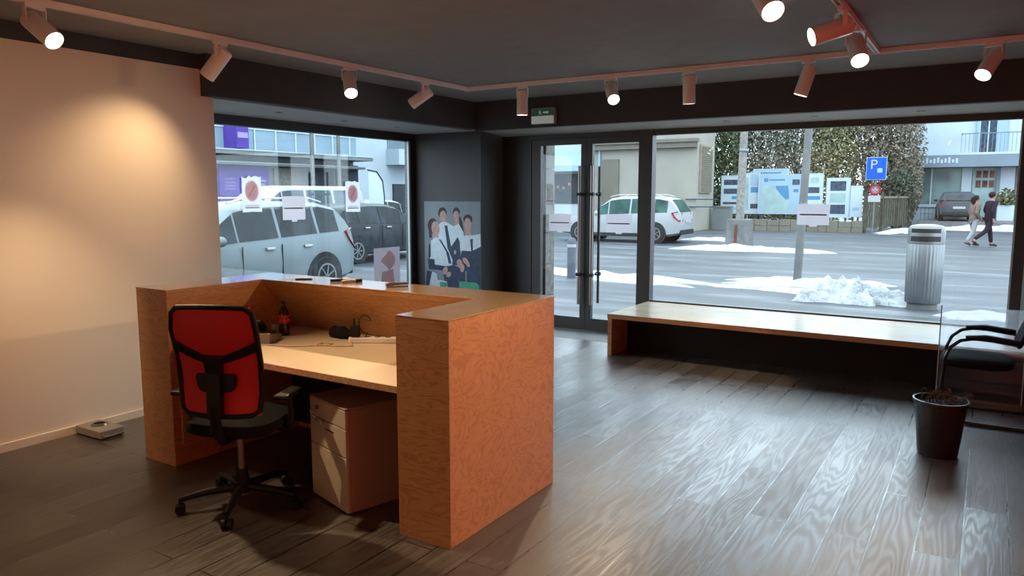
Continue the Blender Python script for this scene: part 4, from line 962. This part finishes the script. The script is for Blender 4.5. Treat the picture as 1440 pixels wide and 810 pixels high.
# parking sign
ps = thing('parking_sign', 'blue P parking sign with small red round sign on one post', 'sign', (-4.08, 34.9, G))
MB().cyl((-4.10, 34.95, G), (-4.06, 34.95, 3.5), .035, n=12).build('post', 'polegrey', ps, smooth=True)
bs = B(-4.44, -3.70, 34.86, 34.90, 2.30, 3.20).build('blue_panel', 'signblue', ps, bevel=.02)
B(-4.46, -3.68, 34.875, 34.905, 2.28, 3.22).build('panel_rim', 'boardblue', bs)
text('letter', 'P', .56, 'signwhite', bs, (-4.17, 34.852, 2.90), (PI / 2, 0, 0), .004)
B(-4.03, -3.84, 34.853, 34.862, 2.58, 2.76).build('parking_symbol', 'boardblue', bs)
rd = MB().cyl((-4.07, 34.90, 1.86), (-4.07, 34.87, 1.86), .235, n=28).build('red_disc', 'signred', ps)
MB().cyl((-4.07, 34.87, 1.86), (-4.07, 34.865, 1.86), .15, n=28).build('disc_face', 'pinkred', rd)
B(-4.17, -3.97, 34.860, 34.866, 1.84, 1.88).box(-4.09, -4.05, 34.860, 34.866, 1.76, 1.96).build('disc_symbol', 'signwhite', rd)
B(-4.32, -3.85, 34.87, 34.89, 1.36, 1.62).build('white_plate', 'signwhite', ps)

# ------------------------------------------------------------------ low wall, fence
lw = MB()
rnd = random.Random(2)
xx = -10.4
while xx < -4.7:
    w = rnd.uniform(.35, .7); lw.box(xx, min(xx + w - .02, -4.65), 36.2, 36.6, G, .22 + rnd.uniform(-.02, .02)); lw.box(xx, min(xx + w - .02, -4.65), 36.2 + .02, 36.6, .235, .5 + rnd.uniform(-.04, .04)); xx += w
tag(lw.build('stone_wall', 'beige2'), 'low stone wall under the information boards', 'wall')
fe = thing('wooden_fence', 'old wooden board fence behind the parking sign', 'fence', (-3.9, 37, G))
for k in range(4):
    x = -4.6 + k * .45; y = 36.4 + k * 1.9
    B(x - .07, x + .07, y - .07, y + .07, G, 1.75 - .02 * k).build('post', 'wood', fe)
fp = MB()
for k in range(20):
    a = k / 20; x, y = -4.6 + 1.35 * a, 36.4 + 5.7 * a
    fp.obox((x, y + .1, .85), (.20, .03, 1.4 + .1 * math.sin(k * 5)), (1.35, 5.7, 0))
fp.build('boards', 'wood', fe)
MB().obox((-3.92, 39.25, 1.55), (5.9, .06, .1), (1.35, 5.7, 0)).build('rail', 'beige2', fe)

# ------------------------------------------------------------------ trees and bushes
def foliage(name, label, cx, cy, rx, ry, z0, z1, m, n, ls, seed, cat='tree', trunk=True, twigs=60):
    n = int(n * 2.3); ls *= .62
    t = thing(name, label, cat, (cx, cy, G)); rnd = random.Random(seed)
    v = []; f = []
    for k in range(n):
        # clumped points in a rounded column
        while True:
            x, y, z = rnd.uniform(-1, 1), rnd.uniform(-1, 1), rnd.uniform(-1, 1)
            q = x * x + y * y + abs(z) ** 3
            if q < 1 and (q > .25 or rnd.random() < .3): break
        bump = 1 + .12 * math.sin(7 * x + seed) * math.cos(5 * z + seed * 2)
        c = Vector((x * rx * bump, y * ry * bump, (z0 + z1) / 2 + z * (z1 - z0) / 2 * bump))
        d = Vector((rnd.gauss(0, 1), rnd.gauss(0, 1), rnd.gauss(0, .8))).normalized(); e = d.orthogonal().normalized()
        e.rotate(Quaternion(d, rnd.uniform(0, 6.28))); s_ = ls * rnd.uniform(.6, 1.4); g = d.cross(e)
        b = len(v); v += [tuple(c - e * s_), tuple(c + g * s_ * .45), tuple(c + e * s_), tuple(c - g * s_ * .45)]; f.append((b, b + 1, b + 2, b + 3))
    mb = MB(); mb.add(v, f); mb.build('foliage', m, t, world=False, fix=False)
    tr = MB()
    tr.tube([(0, 0, 0), (.05, 0, z1 * .3), (-.05, .05, z1 * .6), (0, 0, z1 * .85)], [.14, .11, .08, .03], 7)
    for k in range(twigs):
        a = rnd.uniform(0, 6.28); h0 = rnd.uniform(.15, .7) * z1; r = rnd.uniform(.5, 1.0)
        tr.tube([(0, 0, h0), (math.cos(a) * rx * r * .5, math.sin(a) * ry * r * .5, h0 + (z1 - h0) * .35), (math.cos(a) * rx * r * .9, math.sin(a) * ry * r * .9, h0 + (z1 - h0) * rnd.uniform(.5, .95))], [.045, .025, .01], 5)
    tr.build('branches', 'leafbrown' if m != 'leafdark' else 'leafdark', t, world=False)
foliage('leafy_tree', 'green leafy tree behind the leftmost information board', -12.9, 42.5, 1.7, 1.5, .3, 7.6, 'leafgreen', 5200, .16, 1)
foliage('leafy_tree', 'green and grey tree just right of the grey pole', -10.9, 43.0, 1.7, 1.5, .3, 7.9, 'leafgrey', 5200, .14, 2)
foliage('bare_tree', 'grey bare-branched tree behind the map board', -9.0, 43.2, 1.7, 1.5, .3, 8.0, 'leafgrey', 4600, .13, 3)
foliage('bushy_tree', 'yellowish olive bush tree right of the slim pole', -7.2, 42.8, 1.5, 1.4, .2, 7.6, 'leafolive', 4800, .14, 4)
foliage('bare_tree', 'pale brown bare tree behind the framed white board', -5.5, 43.5, 1.7, 1.4, .3, 8.2, 'leafbrown', 4600, .13, 5)
foliage('bare_tree', 'brown twiggy tree behind the parking sign', -4.1, 43.8, 1.25, 1.3, .2, 7.2, 'leafbrown', 4200, .13, 6)
foliage('evergreen_bush', 'dark evergreen bush at the end of the wooden fence', -3.75, 42.2, .75, 1.0, .1, 3.0, 'leafdark', 2400, .11, 7, 'bush', twigs=14)
foliage('hedge_bush', 'low green bush under the leftmost information board', -11.4, 39.6, 1.7, .5, .05, 1.0, 'leafgreen', 1600, .09, 8, 'bush', twigs=14)
foliage('hedge_bush', 'low grey bush under the map board', -8.4, 39.6, 1.8, .5, .05, 1.0, 'leafgrey', 1600, .09, 9, 'bush', twigs=14)

# ------------------------------------------------------------------ buildings to the right
bw = thing('white_house', 'pale blue-white house with balcony and shop front behind the pedestrians', 'building', (0, 49, G))
B(-4.4, 9, 47.0, 55, G, 12).build('wall', 'whitewall', bw)
fb = B(-4.0, 3.2, 45.6, 47.0, 3.10, 3.72).build('fascia_band', 'bluegrey', bw)
mb = MB()
for k in range(11): mb.box(-3.3 + k * .17, -3.3 + k * .17 + .10, 45.58, 45.6, 3.30 + .03 * (k % 2), 3.50 + .05 * (k % 3))
mb.build('band_marks', 'whitewall', fb)
B(-4.2, -1.30, 46.9, 47.0, 1.15, 3.10).build('shop_window', 'shopglass', bw)
B(-4.3, -1.25, 46.85, 47.02, 1.0, 1.15).box(-2.75, -2.68, 46.85, 47.0, 1.15, 3.1).build('shop_window_frame', 'whitewall', bw)
B(-1.30, -.86, 46.8, 47.0, G, 3.1).build('pilaster', 'whitewall', bw)
sh = B(-.80, .22, 46.9, 47.0, .4, 3.08).build('display_window', 'boardmap', bw)
mb = MB()
for j in range(2):
    for k in range(3): mb.box(-.66 + k * .30, -.66 + k * .30 + .22, 46.86, 46.9, 2.05 + j * .5, 2.42 + j * .5)
mb.build('shelf_goods', mat('shelf_goods', (.09, .055, .042), .7, var=.6, vscale=5, spec=.1), sh)
B(.24, .42, 46.8, 47.0, G, 3.1).build('pilaster', 'bluegrey', bw)
B(.42, 1.05, 46.85, 47.0, G, 3.1).build('pilaster', 'whitewall', bw)
B(1.1, 3, 46.9, 47.0, .3, 3.1).build('display_window', 'beige2', bw)
bc = B(-1.45, 3, 45.9, 47.0, 3.72, 3.84).build('balcony', 'whitewall', bw)
rl = MB()
for k in range(26): rl.box(-1.42 + k * .17, -1.42 + k * .17 + .022, 45.93, 45.95, 3.84, 4.8)
rl.box(-1.44, 3, 45.92, 45.96, 4.78, 4.83).box(-1.44, -1.4, 45.92, 46.9, 4.78, 4.83)
rl.build('railing', 'bluegrey', bc)
dr = B(-.62, .10, 46.9, 47.0, 3.84, 6.2).build('balcony_door', 'boarddark', bw)
B(-.66, -.62, 46.85, 47, 3.84, 6.2).box(.10, .14, 46.85, 47, 3.84, 6.2).box(-.28, -.22, 46.85, 47, 3.84, 6.2).build('door_frame', 'whitewall', dr)
for x in (-.78, .14): B(x, x + .42 if x > 0 else x + .12, 46.82, 46.9, 3.84, 6.2).build('shutter', 'boardblue', bw)
mb = B(-3.0, 9, 42.2, 47.0, -.25, .36)
struct('terrace', mb, 'concrete')
pl = thing('planter', 'pale square planter with shrub beside the pedestrians', 'planter', (.72, 45.0, .36))
B(.36, 1.08, 44.7, 45.4, .36, 1.15).build('box', 'boardwhite', pl, bevel=.02)
mb = MB(); rnd = random.Random(5)
for k in range(500):
    c = Vector((.72 + rnd.gauss(0, .25), 45.05 + rnd.gauss(0, .2), 1.15 + abs(rnd.gauss(0, .28)))); d = Vector((rnd.gauss(0, 1), rnd.gauss(0, 1), rnd.gauss(0, 1))).normalized(); e = d.orthogonal(); g = d.cross(e)
    mb.add([c - e * .09, c + g * .05, c + e * .09, c - g * .05], [(0, 1, 2, 3)])
mb.build('shrub', 'leafgreen', pl, fix=False)
# railing / bicycles rack by the shop
ra = thing('street_railing', 'low dark metal railing before the shop window left of the grey hatchback', 'railing', (-3.0, 44.2, .36))
mb = MB()
for k in range(4): mb.cyl((-2.95 + k * .18, 44.2, .36), (-2.95 + k * .18, 44.2, 1.05), .02, n=6)
for z in (.7, 1.03): mb.cyl((-2.98, 44.2, z), (-2.38, 44.2, z), .022, n=6)
mb.build('bars', 'bluegrey', ra)

# beige house
bh = thing('beige_house', 'beige rendered house behind the white car', 'building', (-13.5, 36, G))
B(-16.9, -11.58, 34.3, 36.9, G, 9).build('wall', 'beigewall', bh)
B(-16.9, -11.58, 34.0, 34.3, 3.85, 4.1).box(-16.9, -11.5, 33.9, 34.3, 4.1, 4.25).build('cornice', 'beige2', bh)
shv = B(-11.58, -11.48, 34.6, 36.3, 1.75, 4.0).build('window_shutter', 'shutter', bh)
mb = MB()
for k in range(22): mb.box(-11.48, -11.45, 34.68, 36.22, 1.82 + k * .097, 1.87 + k * .097)
mb.build('slats', 'beige2', shv)
B(-14.35, -13.75, 34.22, 34.3, .3, 3.6).build('light_panel', mat('pale_render', (.30, .30, .27), .9, spec=.1), bh)
B(-16.4, -15.5, 34.22, 34.3, .2, 3.4).build('doorway', 'beige2', bh)
MB().cyl((-16.55, 34.2, G), (-16.55, 34.2, 8), .06, n=10).build('drain_pipe', 'boardblue', bh)
for z in (1.1, 1.45): MB().obox((-11.3, 34.2, z), (1.5, .04, .05)).build('hand_rail', 'boarddark', bh)
bs_ = thing('corner_shop', 'small shop with pale blue awning seen through the left door leaf', 'building', (-19.5, 36, G))
B(-22.5, -17.0, 35.0, 41, G, 9).build('wall', 'whitewall', bs_)
MB().prism([(0, 3.0), (-1.0, 2.85), (-1.0, 3.15), (0, 3.9)], (-22.5, 35.0, 0), (0, 1, 0), (0, 0, 1), 5.5).build('awning', 'boardblue', bs_)
swd = B(-22.2, -17.6, 34.95, 35.0, 1.2, 2.75).build('shop_window', 'darkbuild', bs_)
mb = MB()
for k in range(11): mb.ball((-22.0 + k * .34, 34.92, 2.1 + .12 * math.sin(k * 2)), .09, (1, .4, 1), 8, 5)
mb.build('window_display', 'pinkred', swd)
lg = thing('garden_wall', 'dark low wall between the beige house and the leftmost information board', 'wall', (-10.95, 36.45, G))
B(-11.4, -10.5, 36.3, 36.6, G, 1.05).build('wall', 'greybuild', lg)
B(-11.4, -10.5, 36.25, 36.65, 1.05, 1.12).build('coping', 'beige2', lg)

# ------------------------------------------------------------------ buildings seen through the left window
pb = thing('purple_shop', 'blue-panelled building with purple shop sign seen through the left window', 'building', (-28, 22, G))
B(-34, -26.0, 17.5, 26.9, 3.4, 9).build('upper_storey', 'blueglass', pb)
mb = MB()
for k in range(9): mb.box(-26.0, -25.95, 17.6 + k * 1.1, 17.66 + k * 1.1, 3.45, 9)
for z in (4.35, 5.6, 6.9): mb.box(-26.0, -25.96, 17.5, 26.9, z, z + .05)
mb.build('mullions', 'whitewall', pb)
B(-27.2, -24.9, 17.5, 26.9, 3.24, 3.4).box(-27.2, -25.4, 17.5, 26.9, 2.86, 2.95).build('canopy', 'greybuild', pb)
B(-27.2, -24.88, 17.5, 26.9, 3.40, 3.44).box(-26.2, -25.38, 17.5, 26.9, 2.95, 2.98).build('canopy_edge', 'boardwhite', pb)
B(-34, -26.2, 17.5, 26.9, G, 3.24).build('shop_wall', 'greybuild', pb)
fs_ = B(-26.2, -26.05, 19.2, 21.66, 1.2, 2.86).build('purple_fascia', 'purple', pb)
mb = MB()
for k, (a, b) in enumerate(((2.28, 2.32), (2.14, 2.18), (2.0, 2.05), (1.88, 1.92))): mb.box(-26.05, -26.03, 19.45, 19.9 + .07 * (k % 2), a, b)
mb.box(-26.05, -26.03, 21.2, 21.5, 2.2, 2.3).box(-26.05, -26.03, 21.2, 21.45, 2.05, 2.14); mb.build('fascia_marks', 'lilac', fs_)
vs_ = B(-26.0, -25.2, 19.45, 20.03, 3.5, 5.0).build('purple_banner', 'purple', pb)
B(-25.2, -25.18, 19.5, 19.98, 3.9, 4.12).build('banner_mark', 'lilac', vs_)
B(-26.2, -26.1, 22.0, 23.5, G, 2.8).build('shop_window', 'stone', pb)
B(-26.2, -26.1, 24.0, 25.5, G, 2.8).build('shop_window', 'darkbuild', pb)
B(-26.2, -25.9, 25.66, 26.9, 1.6, 3.05).build('dark_box_sign', 'darkbuild', pb)
wh_ = thing('white_block', 'tall pale building at the right of the left window', 'building', (-32, 31, G))
B(-38, -30.0, 29.0, 44, G, 14).build('wall', 'whitewall', wh_)
for z in (3.4, 6.2): 
    b_ = B(-30.0, -29.0, 33.5, 36.5, z, z + .9).build('balcony', 'boardwhite', wh_)
    B(-30.0, -29.95, 33.6, 36.4, z + .9, z + 2.3).build('balcony_opening', 'bluegrey', b_)
B(-30.0, -29.9, 34.0, 36.0, .9, 2.3).build('window', 'darkbuild', wh_)
B(-30.0, -29.9, 30.2, 30.9, 3.6, 5.0).build('window', 'bluegrey', wh_)
fl = thing('feather_flag', 'white feather banner flag near the far white building', 'flag', (-18.0, 19.7, G))
MB().tube([(-18, 19.98, G), (-18, 19.96, 1.6), (-18, 19.88, 2.15), (-18, 19.6, 2.45), (-18, 19.15, 2.5)], .03, 6).build('pole', 'darkbuild', fl)
MB().prism([(19.94, .4), (19.93, 1.6), (19.85, 2.12), (19.6, 2.4), (19.2, 2.46), (19.22, .4)], (-18.01, 0, 0), (0, 1, 0), (0, 0, 1), .02).build('cloth', 'whitewall', fl)
for lb_, x, y, r, hh in (('thin lamp post in the middle of the left window, nearer the cream wall', -24.5, 22.7, .10, 8), ('slim lamp post at the left window, nearer the white block', -24.3, 24.05, .09, 8)):
    t = thing('lamp_post', lb_, 'lamp post', (x, y, G), 0)
    MB().cyl((0, 0, 0), (0, 0, hh), r, r * .8, n=12).build('shaft', 'polegrey', t, world=False, smooth=True)
    MB().cyl((0, 0, 0), (0, 0, .8), r * 1.5, n=12).build('base', 'polegrey', t, world=False, smooth=True)

# ------------------------------------------------------------------ pedestrians
def skin_mesh(name, m, parent, verts, edges, radii, sub=2, root=0):
    me = bpy.data.meshes.new(name); me.from_pydata(verts, edges, []); me.materials.append(M[m])
    o = bpy.data.objects.new(name, me); COL.objects.link(o); o.parent = parent
    o.modifiers.new('skin', 'SKIN'); o.modifiers['skin'].use_smooth_shade = True
    for i, r in enumerate(radii):
        sv = me.skin_vertices[0].data[i]; sv.radius = (r, r) if not isinstance(r, tuple) else r; sv.use_root = (i == root)
    s_ = o.modifiers.new('sub', 'SUBSURF'); s_.levels = sub; s_.render_levels = sub
    OFF[o.name] = (0, 0, 0)
    return o
class Rig:
    def __init__(s): s.v = []; s.e = []; s.r = []
    def p(s, co, r, par=None):
        s.v.append(co); s.r.append(r); i = len(s.v) - 1
        if par is not None: s.e.append((par, i))
        return i
def person(label, loc, rz, top_m, leg_m, shoe_m, hair_m, female, pose):
    """local: +x is the walking direction, +y the walker's left"""
    t = thing('person', label, 'person', loc, rz)
    k = pose['h'] / 1.78
    P = lambda x, y, z: (x * k, y * k, z * k)
    hipw, shw = (.10, .165) if female else (.095, .195)
    L, Rr = pose['L'], pose['R']      # (knee, ankle, toe) per leg as (x,z)
    aL, aR = pose['aL'], pose['aR']   # (elbow, wrist) per arm as (x, y, z)
    b = Rig()
    pel = b.p(P(0, 0, .96), .13 * k); b_sp = b.p(P(.01, 0, 1.15), .125 * k, pel); ch = b.p(P(.02, 0, 1.36), .135 * k, b_sp)
    nk = b.p(P(.03, 0, 1.51), .055 * k, ch); hd0 = b.p(P(.045, 0, 1.585), .068 * k, nk); hd = b.p(P(.055, 0, 1.66), .095 * k, hd0); b.p(P(.045, 0, 1.73), .065 * k, hd)
    ns = b.p(P(.148, 0, 1.645), .014 * k, hd)
    for s_ in (1, -1): b.p(P(.04, s_ * .098, 1.65), .016 * k, hd)
    for s_, ar in ((1, aL), (-1, aR)):
        sh_ = b.p(P(.02, s_ * shw, 1.42), .058 * k, ch); el = b.p(P(ar[0][0], s_ * ar[0][1], ar[0][2]), .042 * k, sh_); wr = b.p(P(ar[1][0], s_ * ar[1][1], ar[1][2]), .028 * k, el)
        e, w = Vector(ar[0]), Vector(ar[1]); d = (w - e).normalized(); d = Vector((d.x, s_ * d.y, d.z)); w = Vector((w.x, s_ * w.y, w.z))
        pm_ = w + d * .085; palm = b.p(P(*pm_), .03 * k, wr)
        fwd = Vector((1, 0, 0)) - d * d.x; fwd.normalize()
        for f_ in range(4):
            o_ = (f_ - 1.5) * .02; ln = (.075, .085, .078, .06)[f_]
            q = pm_ + fwd * -o_ + d * ln * .5; q2 = q + d * ln * .45 + Vector((0, -s_ * .022, 0))
            i1 = b.p(P(*q), .0095 * k, palm); b.p(P(*q2), .008 * k, i1)
        th = w + fwd * .035 + d * .05; i1 = b.p(P(*th), .011 * k, palm); b.p(P(*(th + fwd * .015 + d * .04)), .009 * k, i1)
    for s_, lg_ in ((1, L), (-1, Rr)):
        hp = b.p(P(0, s_ * hipw, .90), .088 * k, pel); kn = b.p(P(lg_[0][0], s_ * hipw, lg_[0][1]), .056 * k, hp); an = b.p(P(lg_[1][0], s_ * hipw, lg_[1][1]), .038 * k, kn); b.p(P(lg_[2][0], s_ * hipw, lg_[2][1]), .032 * k, an)
    skin_mesh('body', 'skin', t, b.v, b.e, b.r)
    # jacket: longer than the hip
    j = Rig()
    lo = pose.get('hem', .80)
    a0 = j.p(P(.0, 0, lo), (.165 * k, .19 * k)); a1 = j.p(P(.0, 0, 1.0), (.155 * k, .18 * k), a0); a2 = j.p(P(.01, 0, 1.2), (.155 * k, .175 * k), a1); a3 = j.p(P(.02, 0, 1.38), (.155 * k, .17 * k), a2); j.p(P(.03, 0, 1.50), (.078 * k, .08 * k), a3)
    for s_, ar in ((1, aL), (-1, aR)):
        sh_ = j.p(P(.02, s_ * (shw + .005), 1.42), .078 * k, a3); el = j.p(P(ar[0][0], s_ * (ar[0][1] + .005), ar[0][2]), .066 * k, sh_); j.p(P(ar[1][0], s_ * ar[1][1], ar[1][2]), .048 * k, el)
    skin_mesh('jacket', top_m, t, j.v, j.e, j.r)
    q = Rig(); r0 = q.p(P(0, 0, .97), .145 * k)
    for s_, lg_ in ((1, L), (-1, Rr)):
        hp = q.p(P(0, s_ * hipw, .86), .108 * k, r0); kn = q.p(P(lg_[0][0], s_ * hipw, lg_[0][1]), .076 * k, hp); q.p(P(lg_[1][0], s_ * hipw, lg_[1][1] + .03), .06 * k, kn)
    skin_mesh('trousers', leg_m, t, q.v, q.e, q.r)
    for s_, lg_ in ((1, L), (-1, Rr)):
        an, to = Vector((lg_[1][0], s_ * hipw, lg_[1][1])), Vector((lg_[2][0], s_ * hipw, lg_[2][1]))
        s2 = Rig(); d = (to - an); i0 = s2.p(P(an.x, an.y, an.z), .05 * k); heel = s2.p(P(an.x - d.x * .12 - .01, an.y, an.z - .04), .045 * k, i0); m0 = s2.p(P(*(an + d * .55)), .048 * k, i0); s2.p(P(*to), .036 * k, m0)
        skin_mesh('shoe', shoe_m, t, s2.v, s2.e, s2.r, 2)
    hr = MB()
    ctr = Vector((.03, 0, 1.685)) * k
    hb = MB().ball((0, 0, 0), .118 * k, (1.0, .92, .92), 20, 12)
    keep = []
    # hair cap: everything behind the face line
    vs = [Vector(v) for v in hb.v]
    for f in hb.f:
        c = sum((vs[i] for i in f), Vector()) / len(f)
        if c.x < .05 * k or c.z > .055 * k: keep.append(f)
    hr.add([v + ctr for v in vs], keep)
    if female: hr.tube([ctr + Vector((-.07, 0, .0)) * k, ctr + Vector((-.10, 0, -.1)) * k, ctr + Vector((-.07, 0, -.22)) * k], [.09 * k, .085 * k, .045 * k], 12)
    hr.build('hair', hair_m, t, world=False, smooth=True, fix=True)
    for s_ in (1, -1): MB().ball(Vector((.143, s_ * .032, 1.672)) * k, .010 * k).build('eye', 'black', t, world=False, smooth=True)
    MB().ball(Vector((.135, 0, 1.607)) * k, .022 * k, (.45, 1.1, .3)).build('mouth', 'pinkred', t, world=False, smooth=True)
    return t
hd = math.atan2(.536, .844)
person('person in a dark navy jacket and dark trousers, striding right', (.06, 28.72, G), hd, 'navy', 'navy', 'black', 'hairdark', False,
       dict(h=1.77, L=((.10, .49), (.16, .085), (.36, .035)), R=((-.16, .52), (-.52, .22), (-.43, .045)), aL=((-.02, .25, 1.16), (.16, .24, .98)), aR=((-.1, .26, 1.16), (-.05, .26, .92)), hem=.78))
person('person in a beige jacket and pale grey trousers walking beside the dark-jacketed one', (-.38, 28.87, G), hd, 'beigecoat', 'greytrouser', 'brownshoe', 'hairdark', True,
       dict(h=1.66, L=((.09, .49), (.12, .085), (.31, .035)), R=((-.06, .50), (-.26, .14), (-.11, .04)), aL=((-.03, .23, 1.14), (.16, .2, 1.02)), aR=((-.06, .23, 1.15), (.1, .21, .97)), hem=.72))
